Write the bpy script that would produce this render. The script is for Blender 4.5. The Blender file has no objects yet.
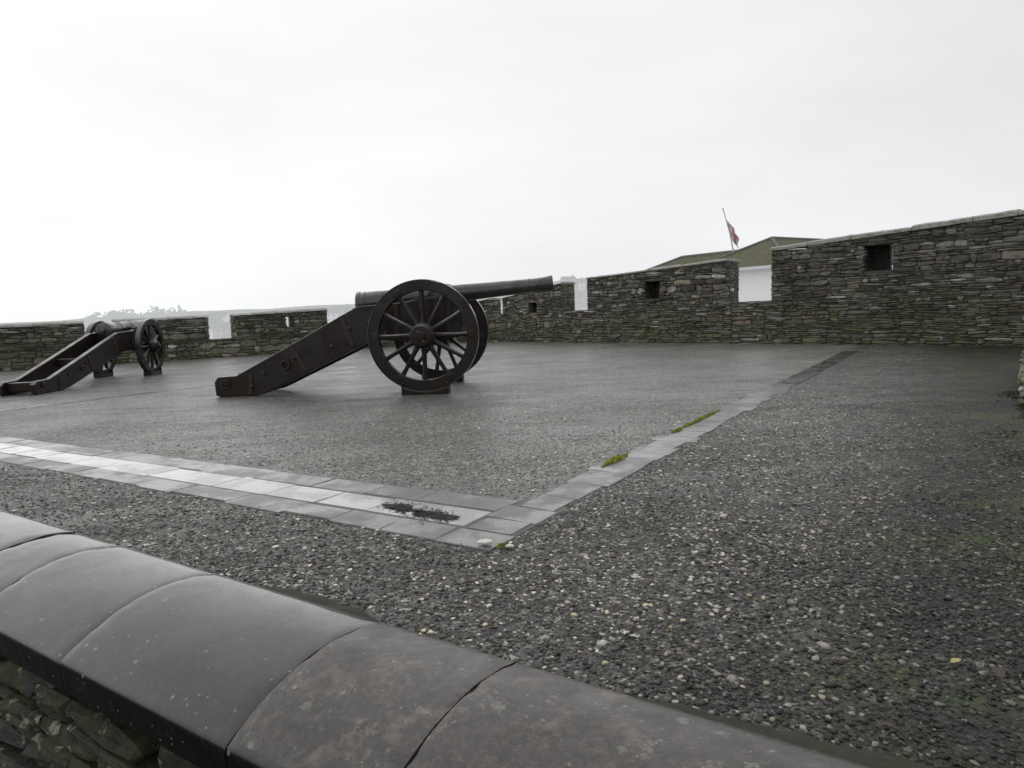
import bpy, bmesh, math, random
import numpy as np
from mathutils import Vector, Matrix, noise

random.seed(7)
R = random.Random(11)
sc = bpy.context.scene
col = sc.collection
RAD = math.radians

# ------------------------------------------------------------------ helpers
def tag(o, label=None, cat=None, group=None, kind=None):
    if label: o['label'] = label
    if cat: o['category'] = cat
    if group: o['group'] = group
    if kind: o['kind'] = kind
    return o

def empty(name, loc=(0, 0, 0), rz=0.0):
    o = bpy.data.objects.new(name, None)
    o.empty_display_size = 0.3
    o.location = loc
    o.rotation_euler = (0, 0, rz)
    col.objects.link(o)
    return o

class MB:
    """collects geometry for ONE mesh object"""
    def __init__(self):
        self.v = []; self.f = []; self.c = []; self.cur = (1, 1, 1)
    def add(self, vs, fs, c=None):
        b = len(self.v)
        self.v += [tuple(p) for p in vs]
        self.f += [tuple(b + i for i in f) for f in fs]
        self.c += [c or self.cur] * len(vs)
    def box(self, x0, x1, y0, y1, z0, z1, M=None, c=None):
        vs = [Vector((x, y, z)) for z in (z0, z1) for y in (y0, y1) for x in (x0, x1)]
        if M is not None: vs = [M @ p for p in vs]
        self.add(vs, [(0, 2, 3, 1), (4, 5, 7, 6), (0, 1, 5, 4), (2, 6, 7, 3), (0, 4, 6, 2), (1, 3, 7, 5)], c)
    def prism(self, pts, y0, y1, M=None):
        """polygon in x,z extruded along y"""
        n = len(pts)
        vs = [Vector((x, y0, z)) for x, z in pts] + [Vector((x, y1, z)) for x, z in pts]
        if M is not None: vs = [M @ p for p in vs]
        fs = [tuple(range(n)), tuple(range(2 * n - 1, n - 1, -1))]
        fs += [(i, n + i, n + (i + 1) % n, (i + 1) % n) for i in range(n)]
        self.add(vs, fs)
    def lathe(self, prof, M=None, n=32, closed=False):
        """profile of (axial, radius) turned round the local x axis"""
        vs = []; fs = []
        m = len(prof)
        for a, r in prof:
            for k in range(n):
                t = 2 * math.pi * k / n
                vs.append(Vector((a, r * math.cos(t), r * math.sin(t))))
        last = m if closed else m - 1
        for i in range(last):
            j = (i + 1) % m
            for k in range(n):
                k2 = (k + 1) % n
                fs.append((i * n + k, i * n + k2, j * n + k2, j * n + k))
        if not closed:
            fs.append(tuple(range(n - 1, -1, -1)))
            fs.append(tuple((m - 1) * n + k for k in range(n)))
        if M is not None: vs = [M @ p for p in vs]
        self.add(vs, fs)
    def tube(self, pts, rad, n=8):
        pts = [Vector(p) for p in pts]
        vs = []; fs = []
        for i, p in enumerate(pts):
            d = (pts[min(i + 1, len(pts) - 1)] - pts[max(i - 1, 0)]).normalized()
            up = Vector((0, 0, 1)) if abs(d.z) < .9 else Vector((1, 0, 0))
            a = d.cross(up).normalized(); b = d.cross(a)
            r = rad[i] if isinstance(rad, (list, tuple)) else rad
            for k in range(n):
                t = 2 * math.pi * k / n
                vs.append(p + a * r * math.cos(t) + b * r * math.sin(t))
        for i in range(len(pts) - 1):
            for k in range(n):
                k2 = (k + 1) % n
                fs.append((i * n + k, i * n + k2, (i + 1) * n + k2, (i + 1) * n + k))
        fs.append(tuple(range(n))); fs.append(tuple((len(pts) - 1) * n + k for k in range(n - 1, -1, -1)))
        self.add(vs, fs)
    def build(self, name, mat, parent=None, smooth=False, bevel=0.0, segs=2, sharp=40):
        me = bpy.data.meshes.new(name)
        me.from_pydata(self.v, [], self.f)
        ca = me.color_attributes.new('Col', 'FLOAT_COLOR', 'POINT')
        flat = []
        for c in self.c: flat += [c[0], c[1], c[2], 1.0]
        ca.data.foreach_set('color', flat)
        bm = bmesh.new(); bm.from_mesh(me)
        bmesh.ops.recalc_face_normals(bm, faces=bm.faces)
        if bevel:
            es = [e for e in bm.edges if len(e.link_faces) == 2 and e.calc_face_angle(0) > RAD(30)]
            bmesh.ops.bevel(bm, geom=es, offset=bevel, segments=segs, profile=.5, affect='EDGES', clamp_overlap=True)
        bm.to_mesh(me); bm.free()
        if smooth:
            for p in me.polygons: p.use_smooth = True
            me.set_sharp_from_angle(angle=RAD(sharp))
        me.materials.append(mat)
        o = bpy.data.objects.new(name, me)
        col.objects.link(o)
        if parent is not None: o.parent = parent
        return o

def copy_tree(o, parent=None):
    c = o.copy(); col.objects.link(c); c.parent = parent
    for ch in list(o.children): copy_tree(ch, c)
    return c

# ------------------------------------------------------------------ materials
class NT:
    def __init__(self, name):
        self.m = bpy.data.materials.new(name); self.m.use_nodes = True
        self.t = self.m.node_tree; self.n = self.t.nodes; self.l = self.t.links
        self.b = self.n['Principled BSDF']
        self.out = self.n['Material Output']
        g = self.n.new('ShaderNodeNewGeometry'); self.pos = g.outputs['Position']; self.nor = g.outputs['Normal']
        tc = self.n.new('ShaderNodeTexCoord'); self.obj = tc.outputs['Object']
    def link(self, a, b): self.l.new(a, b)
    def _in(self, sock, v):
        if hasattr(v, 'links') or isinstance(v, bpy.types.NodeSocket): self.l.new(v, sock)
        else:
            if isinstance(v, (tuple, list)) and len(v) == 3 and sock.type == 'RGBA': v = (*v, 1)
            sock.default_value = v
    def mapping(self, vec, scale=(1, 1, 1), rot=(0, 0, 0), loc=(0, 0, 0)):
        n = self.n.new('ShaderNodeMapping'); self.l.new(vec, n.inputs[0])
        n.inputs['Scale'].default_value = scale; n.inputs['Rotation'].default_value = rot; n.inputs['Location'].default_value = loc
        return n.outputs[0]
    def noise(self, vec, scale, detail=4, rough=.6, dist=0, out='Fac'):
        n = self.n.new('ShaderNodeTexNoise'); self.l.new(vec, n.inputs['Vector'])
        n.inputs['Scale'].default_value = scale; n.inputs['Detail'].default_value = detail
        n.inputs['Roughness'].default_value = rough; n.inputs['Distortion'].default_value = dist
        return n.outputs[out]
    def voro(self, vec, scale, feature='F1', out='Distance', rnd=1):
        n = self.n.new('ShaderNodeTexVoronoi'); n.feature = feature; self.l.new(vec, n.inputs['Vector'])
        n.inputs['Scale'].default_value = scale; n.inputs['Randomness'].default_value = rnd
        return n.outputs[out]
    def ramp(self, fac, stops, interp='LINEAR'):
        n = self.n.new('ShaderNodeValToRGB'); self.l.new(fac, n.inputs[0]); n.color_ramp.interpolation = interp
        e = n.color_ramp.elements
        while len(e) < len(stops): e.new(.5)
        for i, (p, c) in enumerate(stops):
            e[i].position = p
            if not isinstance(c, (tuple, list)): c = (c, c, c)
            e[i].color = (*c, 1)
        return n.outputs[0]
    def mix(self, fac, a, b, mode='MIX'):
        n = self.n.new('ShaderNodeMix'); n.data_type = 'RGBA'; n.blend_type = mode
        self._in(n.inputs['Factor'], fac); self._in(n.inputs['A'], a); self._in(n.inputs['B'], b)
        return n.outputs['Result']
    def math(self, op, a, b=0.0, clamp=False):
        n = self.n.new('ShaderNodeMath'); n.operation = op; n.use_clamp = clamp
        self._in(n.inputs[0], a); self._in(n.inputs[1], b)
        return n.outputs[0]
    def sep(self, vec):
        n = self.n.new('ShaderNodeSeparateXYZ'); self.l.new(vec, n.inputs[0]); return n.outputs
    def rng(self, v, a, b, c=0.0, d=1.0):
        n = self.n.new('ShaderNodeMapRange'); self._in(n.inputs[0], v)
        for i, x in enumerate((a, b, c, d)): n.inputs[i + 1].default_value = x
        n.interpolation_type = 'SMOOTHSTEP'
        return n.outputs[0]
    def attr(self, name='Col'):
        n = self.n.new('ShaderNodeAttribute'); n.attribute_name = name; return n.outputs['Color']
    def dot(self, vec, d):
        n = self.n.new('ShaderNodeVectorMath'); n.operation = 'DOT_PRODUCT'; self.l.new(vec, n.inputs[0]); n.inputs[1].default_value = d
        return n.outputs['Value']
    def bump(self, h, strength=.5, dist=.01, prev=None):
        n = self.n.new('ShaderNodeBump'); self._in(n.inputs['Height'], h)
        n.inputs['Strength'].default_value = strength; n.inputs['Distance'].default_value = dist
        if prev is not None: self.l.new(prev, n.inputs['Normal'])
        return n.outputs[0]
    def film(self, w, r, normal=None):
        self._in(self.b.inputs['Coat Weight'], w); self._in(self.b.inputs['Coat Roughness'], r)
        self.b.inputs['Coat IOR'].default_value = 1.45
        if normal is not None: self.link(normal, self.b.inputs['Coat Normal'])
    def done(self, base=None, rough=None, normal=None, spec=None, metal=None):
        if base is not None: self._in(self.b.inputs['Base Color'], base)
        if rough is not None: self._in(self.b.inputs['Roughness'], rough)
        if normal is not None: self.l.new(normal, self.b.inputs['Normal'])
        if spec is not None: self._in(self.b.inputs['Specular IOR Level'], spec)
        if metal is not None: self._in(self.b.inputs['Metallic'], metal)
        return self.m

# plan axes of the paved strips: U runs to the far wall on the right, V to the left
SU = (.540, .841, 0); SV = (-.841, .540, 0); SO = Vector((-.114, 2.89, 0))

def mat_gravel():
    m = NT('wet_gravel_surface')
    p = m.pos
    wob = m.noise(p, 60, 2, .5, out='Color')
    pw = m.mix(.012, p, wob, 'ADD')
    c1 = m.voro(pw, 72, out='Color'); d1 = m.voro(pw, 72)
    c2 = m.voro(pw, 36, out='Color'); d2 = m.voro(pw, 36)
    s1 = m.sep(c1); s2 = m.sep(c2)
    stone1 = m.ramp(s1[0], [(0, .018), (.40, .05), (.70, .12), (.88, .22), (.96, .42), (1, .6)])
    stone2 = m.ramp(s2[1], [(0, .022), (.5, .07), (.82, .15), (.94, .30), (1, .6)])
    pick = m.math('GREATER_THAN', s2[0], .62)
    st = m.mix(pick, stone1, stone2)
    warm = m.mix(s1[2], (.93, .97, 1.05), (1.06, 1.0, .9))
    st = m.mix(1.0, st, warm, 'MULTIPLY')
    gap = m.ramp(d1, [(.0, 1), (.45, .85), (.75, .35)])
    st = m.mix(1.0, st, gap, 'MULTIPLY')
    st = m.mix(1.0, st, (1.05, 1.0, .89), 'MULTIPLY')
    big = m.noise(p, .55, 6, .66)
    mid = m.noise(p, 2.6, 6, .7)
    shade = m.ramp(big, [(.32, .55), (.5, .95), (.68, 1.35)])
    st = m.mix(.85, st, shade, 'MULTIPLY')
    st = m.mix(.7, st, m.ramp(mid, [(.3, .6), (.7, 1.4)]), 'MULTIPLY')
    grain = m.ramp(m.noise(p, 34, 5, .82), [(.34, .40), (.5, 1.0), (.66, 2.0)])
    st = m.mix(.75, st, grain, 'MULTIPLY')
    # inside the paved corner the surface is a finer tar and chip
    rel = m.mapping(p, loc=(-SO.x, -SO.y, 0))
    u = m.dot(rel, SU); v = m.dot(rel, SV)
    inside = m.math('MULTIPLY', m.rng(u, .3, .8), m.rng(v, .0, .4))
    fine = m.ramp(m.noise(p, 60, 5, .82), [(.37, .020), (.5, .10), (.61, .50)])
    fine = m.mix(.8, fine, m.ramp(m.noise(p, 22, 4, .8), [(.34, .40), (.5, 1.0), (.66, 1.9)]), 'MULTIPLY')
    fine = m.mix(1.0, fine, (1.03, 1.0, .93), 'MULTIPLY')
    fine = m.mix(.85, fine, m.ramp(m.noise(p, 11, 5, .85), [(.36, .45), (.5, 1.0), (.64, 1.8)]), 'MULTIPLY')
    fine = m.mix(.8, fine, shade, 'MULTIPLY')
    fine = m.mix(.7, fine, m.ramp(mid, [(.3, .6), (.7, 1.4)]), 'MULTIPLY')
    st = m.mix(m.math('MULTIPLY', inside, .75), st, fine)
    # damp mossy verge along the right edge, with vignette darkening painted in
    edge = m.rng(m.math('ADD', v, m.math('MULTIPLY', m.math('SUBTRACT', mid, .5), 1.2)), -.65, -1.85)
    st = m.mix(m.math('MULTIPLY', edge, .80), st, (.012, .012, .009))
    mossn = m.math('MULTIPLY', m.rng(v, -1.05, -1.65), m.rng(m.noise(p, 1.7, 6, .72), .46, .62))
    mossn = m.math('MULTIPLY', mossn, m.rng(m.noise(p, 40, 3, .6), .36, .56))
    st = m.mix(m.math('MULTIPLY', mossn, .92), st, (.050, .078, .012))
    # standing rain: broad films, and thin run-off streaks that follow the fall of the court
    wet = m.rng(m.noise(m.mapping(p, loc=(3.1, 7.7, 0)), .8, 7, .72), .40, .62)
    run = m.noise(m.mapping(p, rot=(0, 0, RAD(-12)), scale=(.28, 1.5, 1)), 1.5, 6, .74, .6)
    streak = m.rng(run, .44, .62)
    wet = m.math('MAXIMUM', m.math('MULTIPLY', wet, .75), streak)
    chip = m.noise(p, 48, 4, .8)
    wet = m.math('MULTIPLY', wet, m.rng(chip, .68, .40))
    st = m.mix(m.math('MULTIPLY', wet, .35), st, (.02, .0195, .019))
    rough = m.math('SUBTRACT', .62, m.math('MULTIPLY', wet, .16))
    h = m.math('SUBTRACT', 1.0, d1)
    nb = m.bump(m.math('SUBTRACT', 1.0, d2), .6, .014)
    nb = m.bump(h, .85, .012, nb)
    nb = m.bump(mid, .25, .03, nb)
    dry = m.math('SUBTRACT', 1.0, m.math('MULTIPLY', edge, .85))
    amt = m.math('ADD', .14, m.math('MULTIPLY', inside, .16))
    f = m.math('MULTIPLY', m.math('ADD', amt, m.math('MULTIPLY', wet, .62)), dry, True)
    cn = m.bump(chip, .55, .006); cn = m.bump(mid, .14, .03, cn)
    m.film(f, m.math('SUBTRACT', .42, m.math('MULTIPLY', wet, .18)), cn)
    return m.done(st, rough, nb, .22)

def mat_stone(name='wall_rubble', dark=1.0, moss=1.0, lich=1.0):
    m = NT(name); p = m.pos
    c = m.attr()
    n1 = m.noise(p, 14, 6, .7); n2 = m.noise(m.mapping(p, scale=(1, 1, 3)), 55, 4, .7); n3 = m.noise(p, 1.3, 4, .6)
    c = m.mix(1.0, c, m.ramp(n1, [(.25, .45), (.5, .95), (.75, 1.6)]), 'MULTIPLY')
    c = m.mix(.8, c, m.ramp(n2, [(.3, .6), (.7, 1.35)]), 'MULTIPLY')
    c = m.mix(.9, c, m.ramp(n3, [(.3, .5), (.7, 1.55)]), 'MULTIPLY')
    pm = m.rng(m.noise(m.mapping(p, loc=(2, 9, 4)), 2.6, 6, .72), .50, .66)
    c = m.mix(m.math('MULTIPLY', pm, .35), c, (.19, .18, .15))
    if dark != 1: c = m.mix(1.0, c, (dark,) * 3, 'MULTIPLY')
    z = m.sep(p)[2]
    low = m.rng(z, 1.25, .0)
    up = m.rng(m.sep(m.nor)[2], .15, .8)
    mf = m.math('MULTIPLY', m.math('ADD', m.math('MULTIPLY', low, .95), m.math('MULTIPLY', up, .8), True), m.rng(m.noise(p, 4.5, 6, .75), .40, .60))
    c = m.mix(m.math('MULTIPLY', mf, .72 * moss), c, m.mix(m.noise(p, 23, 3), (.05, .062, .014), (.135, .145, .045)))
    li = m.rng(m.noise(m.mapping(p, loc=(5, 3, 8)), 17, 6, .72), .615 if lich < 1.5 else .575, .68 if lich < 1.5 else .63)
    c = m.mix(m.math('MULTIPLY', li, min(1, .55 * lich)), c, (.27, .27, .23) if lich < 1.5 else (.20, .205, .13))
    nb = m.bump(n1, .5, .02); nb = m.bump(n2, .6, .008, nb)
    return m.done(c, m.ramp(n1, [(.3, .55), (.7, .9)]), nb, .4)

def mat_coping():
    m = NT('wet_coping_sandstone'); p = m.obj
    c = m.attr(); dry = m.rng(m.sep(c)[0], .98, 1.14)
    n1 = m.noise(p, 4.5, 7, .68, .4); n2 = m.noise(p, 42, 5, .78); n3 = m.noise(p, 170, 3, .7)
    base = m.mix(n1, (.012, .0115, .0112), (.030, .0275, .0255))
    base = m.mix(m.math('MULTIPLY', dry, .6), base, (.056, .0505, .047))
    base = m.mix(.8, base, m.ramp(n2, [(.3, .42), (.52, 1.0), (.70, 1.9)]), 'MULTIPLY')
    base = m.mix(.75, base, m.ramp(n3, [(.3, .55), (.7, 1.5)]), 'MULTIPLY')
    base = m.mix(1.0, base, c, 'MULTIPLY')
    bl = m.rng(m.noise(m.mapping(p, loc=(9, 4, 1)), 11, 6, .75), .54, .66)
    base = m.mix(m.math('MULTIPLY', bl, m.math('ADD', .10, m.math('MULTIPLY', dry, .55))), base, (.15, .115, .09))
    bl2 = m.rng(m.noise(m.mapping(p, loc=(2, 8, 5)), 26, 5, .75), .58, .66)
    base = m.mix(m.math('MULTIPLY', bl2, m.math('ADD', .05, m.math('MULTIPLY', dry, .55))), base, (.19, .18, .16))
    sp = m.voro(p, 34, out='Distance'); spc = m.sep(m.voro(p, 34, out='Color'))
    dots = m.math('MULTIPLY', m.rng(sp, .19, .09), m.math('GREATER_THAN', spc[0], .90))
    p2 = m.mapping(p, loc=(1.3, .4, .2))
    sp2 = m.voro(p2, 90); spc2 = m.sep(m.voro(p2, 90, out='Color'))
    dots = m.math('MAXIMUM', dots, m.math('MULTIPLY', m.rng(sp2, .28, .12), m.math('GREATER_THAN', spc2[1], .93)))
    base = m.mix(m.math('MULTIPLY', dots, .55), base, (.25, .25, .225))
    wet = m.rng(m.noise(p, 7, 6, .72, .6), .38, .66)
    rough = m.math('ADD', .30, m.math('MULTIPLY', wet, .22))
    nb = m.bump(n1, .06, .01); nb = m.bump(n2, .16, .003, nb); nb = m.bump(n3, .2, .001, nb)
    m.done(base, rough, nb, m.math('ADD', .12, m.math('MULTIPLY', dry, .3)))
    # a film of rain water, thin and broken on the rougher stones
    film = m.math('SUBTRACT', .85, m.math('MULTIPLY', dry, .62))
    film = m.math('MULTIPLY', film, m.rng(m.sep(c)[0], .2, .7))
    m._in(m.b.inputs['Coat Weight'], film)
    m._in(m.b.inputs['Coat Roughness'], m.math('ADD', .10, m.math('MULTIPLY', dry, .2)))
    m.b.inputs['Coat IOR'].default_value = 1.5
    m.link(m.bump(n3, .04, .0006), m.b.inputs['Coat Normal'])
    return m.m

def mat_slab(wetness):
    m = NT('paving_slab_wet' if wetness else 'paving_slab'); p = m.pos
    c = m.attr()
    n1 = m.noise(p, 7, 6, .7); n2 = m.noise(p, 90, 4, .75)
    c = m.mix(.8, c, m.ramp(n1, [(.3, .68), (.7, 1.3)]), 'MULTIPLY')
    c = m.mix(.6, c, m.ramp(n2, [(.3, .6), (.7, 1.35)]), 'MULTIPLY')
    gr = m.rng(m.noise(m.mapping(p, loc=(4, 2, 0)), 5.5, 7, .8), .54, .66)
    c = m.mix(m.math('MULTIPLY', gr, .75), c, m.ramp(m.noise(p, 110, 3, .7), [(.35, .03), (.65, .15)]))
    pud = m.rng(m.noise(p, 2.4, 5, .7), .42, .58)
    m.film(m.math('ADD', .22 + .5 * wetness, m.math('MULTIPLY', pud, .4), True), m.math('SUBTRACT', .24 - .10 * wetness, m.math('MULTIPLY', pud, .08)), m.bump(n1, .06, .01))
    if wetness:
        r = m.math('SUBTRACT', .24, m.math('MULTIPLY', pud, .16))
        nb = m.bump(n2, .10, .003); nb = m.bump(n1, .10, .01, nb)
    else:
        r = m.math('SUBTRACT', .42, m.math('MULTIPLY', pud, .18))
        nb = m.bump(n2, .35, .004); nb = m.bump(n1, .2, .01, nb)
    return m.done(c, r, nb, .5)

def mat_wood():
    m = NT('tarred_oak'); p = m.obj
    g = m.noise(m.mapping(p, scale=(1.5, 12, 12), rot=(0, RAD(20), 0)), 5, 6, .7, .5); b = m.noise(p, 3.5, 5, .65)
    c = m.mix(g, (.0045, .0032, .0027), (.0175, .0115, .009))
    c = m.mix(m.math('MULTIPLY', m.rng(b, .52, .74), .8), c, (.032, .0205, .0155))
    c = m.mix(m.math('MULTIPLY', m.rng(m.noise(p, 26, 5, .75), .62, .72), .5), c, (.07, .055, .045))
    nb = m.bump(g, .5, .008)
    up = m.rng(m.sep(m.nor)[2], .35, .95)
    c = m.mix(m.math('MULTIPLY', up, .75), c, (.105, .099, .094))  # upward faces lightened in colour to paint the sky sheen on wet timber
    r = m.math('SUBTRACT', m.ramp(b, [(.3, .42), (.7, .62)]), m.math('MULTIPLY', up, .14))
    m.film(m.math('ADD', .12, m.math('MULTIPLY', m.rng(b, .62, .42), .30)), .22, m.bump(g, .12, .004))
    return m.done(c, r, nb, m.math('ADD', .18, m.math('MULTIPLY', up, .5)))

def mat_iron():
    m = NT('painted_cast_iron'); p = m.obj
    n1 = m.noise(p, 5, 6, .7); n2 = m.noise(p, 60, 4, .7)
    c = m.mix(n1, (.006, .0065, .007), (.018, .0175, .0175))
    c = m.mix(m.math('MULTIPLY', m.rng(m.noise(p, 9, 6, .75), .56, .70), .8), c, (.060, .034, .022))
    c = m.mix(m.math('MULTIPLY', m.rng(m.sep(m.nor)[2], .35, .95), .7), c, (.075, .076, .078))  # upward side lightened in colour as a painted sky highlight
    m.film(m.rng(n1, .7, .35), .16, m.bump(n2, .06, .002))
    nb = m.bump(n2, .25, .003); nb = m.bump(n1, .15, .01, nb)
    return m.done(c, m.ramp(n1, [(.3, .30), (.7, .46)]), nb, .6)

def mat_plain(name, c1, c2, scale=20, rough=.7, haze=None, haze_amt=0.0):
    m = NT(name); p = m.obj
    c = m.mix(m.noise(p, scale, 5, .65), c1, c2)
    m.done(c, rough, m.bump(m.noise(p, scale * 3, 3), .2, .01), .35)
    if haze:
        # distant haze imitated by emission mixed over the surface colour
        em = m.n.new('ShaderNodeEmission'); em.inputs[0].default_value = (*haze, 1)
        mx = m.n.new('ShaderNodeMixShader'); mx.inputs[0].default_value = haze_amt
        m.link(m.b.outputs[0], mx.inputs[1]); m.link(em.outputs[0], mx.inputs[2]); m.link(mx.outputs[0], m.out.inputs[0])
    return m.m

def mat_attr(name, rough=.5, nsc=60):
    m = NT(name); c = m.attr()
    c = m.mix(.7, c, m.ramp(m.noise(m.pos, nsc, 4, .7), [(.3, .6), (.7, 1.35)]), 'MULTIPLY')
    return m.done(c, rough, m.bump(m.noise(m.pos, nsc * 4, 3), .25, .002), .32)

def mat_roof():
    m = NT('mossy_slate_roof'); p = m.obj
    z = m.sep(p)
    c = m.mix(m.noise(p, 3, 5, .7), (.05, .048, .038), (.15, .14, .11))
    rows = m.math('FRACT', m.math('MULTIPLY', z[2], 7.5))
    c = m.mix(m.math('MULTIPLY', m.rng(rows, .22, .02), .55), c, (.03, .03, .027))
    c = m.mix(m.math('MULTIPLY', m.rng(m.noise(p, 4, 7, .8), .36, .60), .8), c, (.085, .088, .034))
    c = m.mix(.8, c, m.ramp(m.noise(p, 9, 6, .8), [(.32, .35), (.68, 1.8)]), 'MULTIPLY')
    return m.done(c, .8, m.bump(rows, .4, .03), .3)

def mat_capslab():
    m = NT('lichened_cap_stone'); p = m.pos
    n1 = m.noise(p, 6, 6, .7); n2 = m.noise(p, 40, 4, .7)
    c = m.mix(n1, (.18, .178, .165), (.46, .455, .43))
    c = m.mix(.7, c, m.ramp(n2, [(.3, .6), (.7, 1.3)]), 'MULTIPLY')
    c = m.mix(m.math('MULTIPLY', m.rng(m.noise(p, 3.5, 6, .75), .50, .66), .65), c, (.09, .10, .04))
    return m.done(c, .8, m.bump(n2, .5, .01), .35)

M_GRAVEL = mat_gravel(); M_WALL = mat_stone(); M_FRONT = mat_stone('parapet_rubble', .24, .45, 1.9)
M_COPE = mat_coping(); M_SLAB = mat_slab(0); M_WET = mat_slab(1); M_WOOD = mat_wood(); M_IRON = mat_iron()
M_CAP = mat_capslab(); M_STRAP = mat_plain('rusty_strap', (.010, .008, .007), (.034, .022, .016), 18, .5); M_RIDGE = mat_plain('ridge_tile', (.10, .10, .09), (.20, .20, .18), 6, .8); M_ROOF = mat_roof()
M_CORE = mat_plain('dark_mortar', (.010, .010, .008), (.030, .029, .022), 12, .9)
M_PEB = mat_attr('pebble_stone', .42, 90)
M_MOSS = mat_attr('moss_green', .8, 30)
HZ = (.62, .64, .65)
M_RENDER = mat_plain('pale_render', (.74, .74, .74), (.82, .82, .81), 3, .8)
M_GUTTER = mat_plain('gutter_white', (.52, .53, .54), (.6, .6, .6), 8, .5)

# ------------------------------------------------------------------ the setting: ground sheets
def sheet(name, pts, z, mat):
    b = MB(); b.add([(x, y, z) for x, y in pts], [tuple(range(len(pts)))])
    return tag(b.build(name, mat), kind='structure')

CA = Vector((-.827, .562, 0)).normalized()          # along the near parapet, towards the left
CN = Vector((-.562, -.827, 0)).normalized()         # across it, towards the viewer
CC = Vector((-.7905, 1.5668, 0))                      # a point under its ridge

def cp(t, w, z): return CC + CA * t + CN * w + Vector((0, 0, z))

a = cp(16, -.10, 0); b_ = cp(-7, -.10, 0)
sheet('terrace_ground', [(a.x, a.y), (b_.x, b_.y), (14, 3), (13, 10.2), (-1.0, 24.35), (-16.5, 14.8)], 0.0, M_GRAVEL)
a = cp(16, .10, 0); b_ = cp(-7, .10, 0)
M_PATH = mat_plain('path_asphalt', (.035, .035, .034), (.07, .068, .064), 30, .6)
sheet('path', [(a.x, a.y), (b_.x, b_.y), (6, -7), (-12, -7), (-22, 4)], -.72, M_PATH)

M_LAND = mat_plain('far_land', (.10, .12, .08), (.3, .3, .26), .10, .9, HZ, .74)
b = MB(); n = 48
b.add([(1800 * math.cos(2 * math.pi * i / n), 1800 * math.sin(2 * math.pi * i / n), -14) for i in range(n)], [tuple(range(n))])
tag(b.build('ground', M_LAND), kind='structure')

# hills on the far bank, seen through the crenels
def hill_z(az, r):
    """az in degrees from straight ahead"""
    pts = [(-60, .10), (-42, .25), (-34, .42), (-29, .62), (-21, .80), (-13, .95), (-2, 1.05), (4.8, 2.15), (12, 2.5), (30, 2.6), (60, 2.2)]
    e = pts[0][1]
    for (a0, e0), (a1, e1) in zip(pts, pts[1:]):
        if a0 <= az <= a1:
            k = (az - a0) / (a1 - a0); k = k * k * (3 - 2 * k); e = e0 + (e1 - e0) * k
    if az > 60: e = 2.2
    top = 1 + math.tan(RAD(e)) * 640
    k = max(0, min(1, (r - 260) / 380)); k = k * k * (3 - 2 * k)
    zz = -14 + (top + 14) * k
    zz += k * 1.2 * noise.noise(Vector((az * .35, r * .01, 3)))
    if r > 660: zz -= (r - 660) * .03
    return zz

b = MB(); rs = [255, 300, 340, 380, 420, 460, 500, 540, 580, 620, 660, 760, 900]; azs = [(-62 + i * .75) for i in range(166)]
vs = []; fs = []
for az in azs:
    for r in rs: vs.append((r * math.sin(RAD(az)), r * math.cos(RAD(az)), hill_z(az, r)))
m_ = len(rs)
for i in range(len(azs) - 1):
    for j in range(m_ - 1): fs.append((i * m_ + j, (i + 1) * m_ + j, (i + 1) * m_ + j + 1, i * m_ + j + 1))
b.add(vs, fs)
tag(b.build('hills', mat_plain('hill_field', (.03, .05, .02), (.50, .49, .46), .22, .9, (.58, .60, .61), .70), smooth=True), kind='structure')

# ------------------------------------------------------------------ far houses and trees in the haze
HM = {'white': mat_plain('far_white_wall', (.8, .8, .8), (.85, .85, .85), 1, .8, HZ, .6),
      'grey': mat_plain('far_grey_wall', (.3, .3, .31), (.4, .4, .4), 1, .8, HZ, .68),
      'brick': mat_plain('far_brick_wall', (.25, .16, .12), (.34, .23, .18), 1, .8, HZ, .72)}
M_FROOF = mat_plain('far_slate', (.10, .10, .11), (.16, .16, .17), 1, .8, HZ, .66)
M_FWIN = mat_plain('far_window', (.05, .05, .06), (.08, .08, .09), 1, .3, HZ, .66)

def far_house(az, r, rz, w, d, h, kind, label):
    x, y = r * math.sin(RAD(az)), r * math.cos(RAD(az))
    root = empty('hillside_house', (x, y, hill_z(az, r) - .4), RAD(rz))
    tag(root, label, 'house', 'houses on the far hillside')
    q = MB(); q.box(-w / 2, w / 2, -d / 2, d / 2, 0, h); q.build('wall', HM[kind], root)
    q = MB(); rh = d * .42; o_ = .3
    q.prism([(-d / 2 - o_, h + .02 - .15), (0, h + rh), (d / 2 + o_, h - .13), (0, h + rh - .3)], -w / 2 - o_, w / 2 + o_, Matrix.Rotation(RAD(90), 4, 'Z'))
    g = q.build('roof', M_FROOF, root)
    q = MB(); q.prism([(-d / 2, h + .01), (0, h + rh - .32), (d / 2, h + .01)], -w / 2 + .02, w / 2 - .02, Matrix.Rotation(RAD(90), 4, 'Z')); q.build('gable', HM[kind], root)
    q = MB(); q.box(w * .3, w * .3 + .9, -.4, .4, h + rh - .8, h + rh + 1.0); q.build('chimney', HM['brick'], g)
    for wx in (-w * .3, w * .05, w * .32):
        for wz in (1.0, 3.6):
            if wz + 1.3 < h:
                q = MB(); q.box(wx - .55, wx + .55, -d / 2 - .06, -d / 2 + .05, wz, wz + 1.3); q.build('window', M_FWIN, root)

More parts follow.
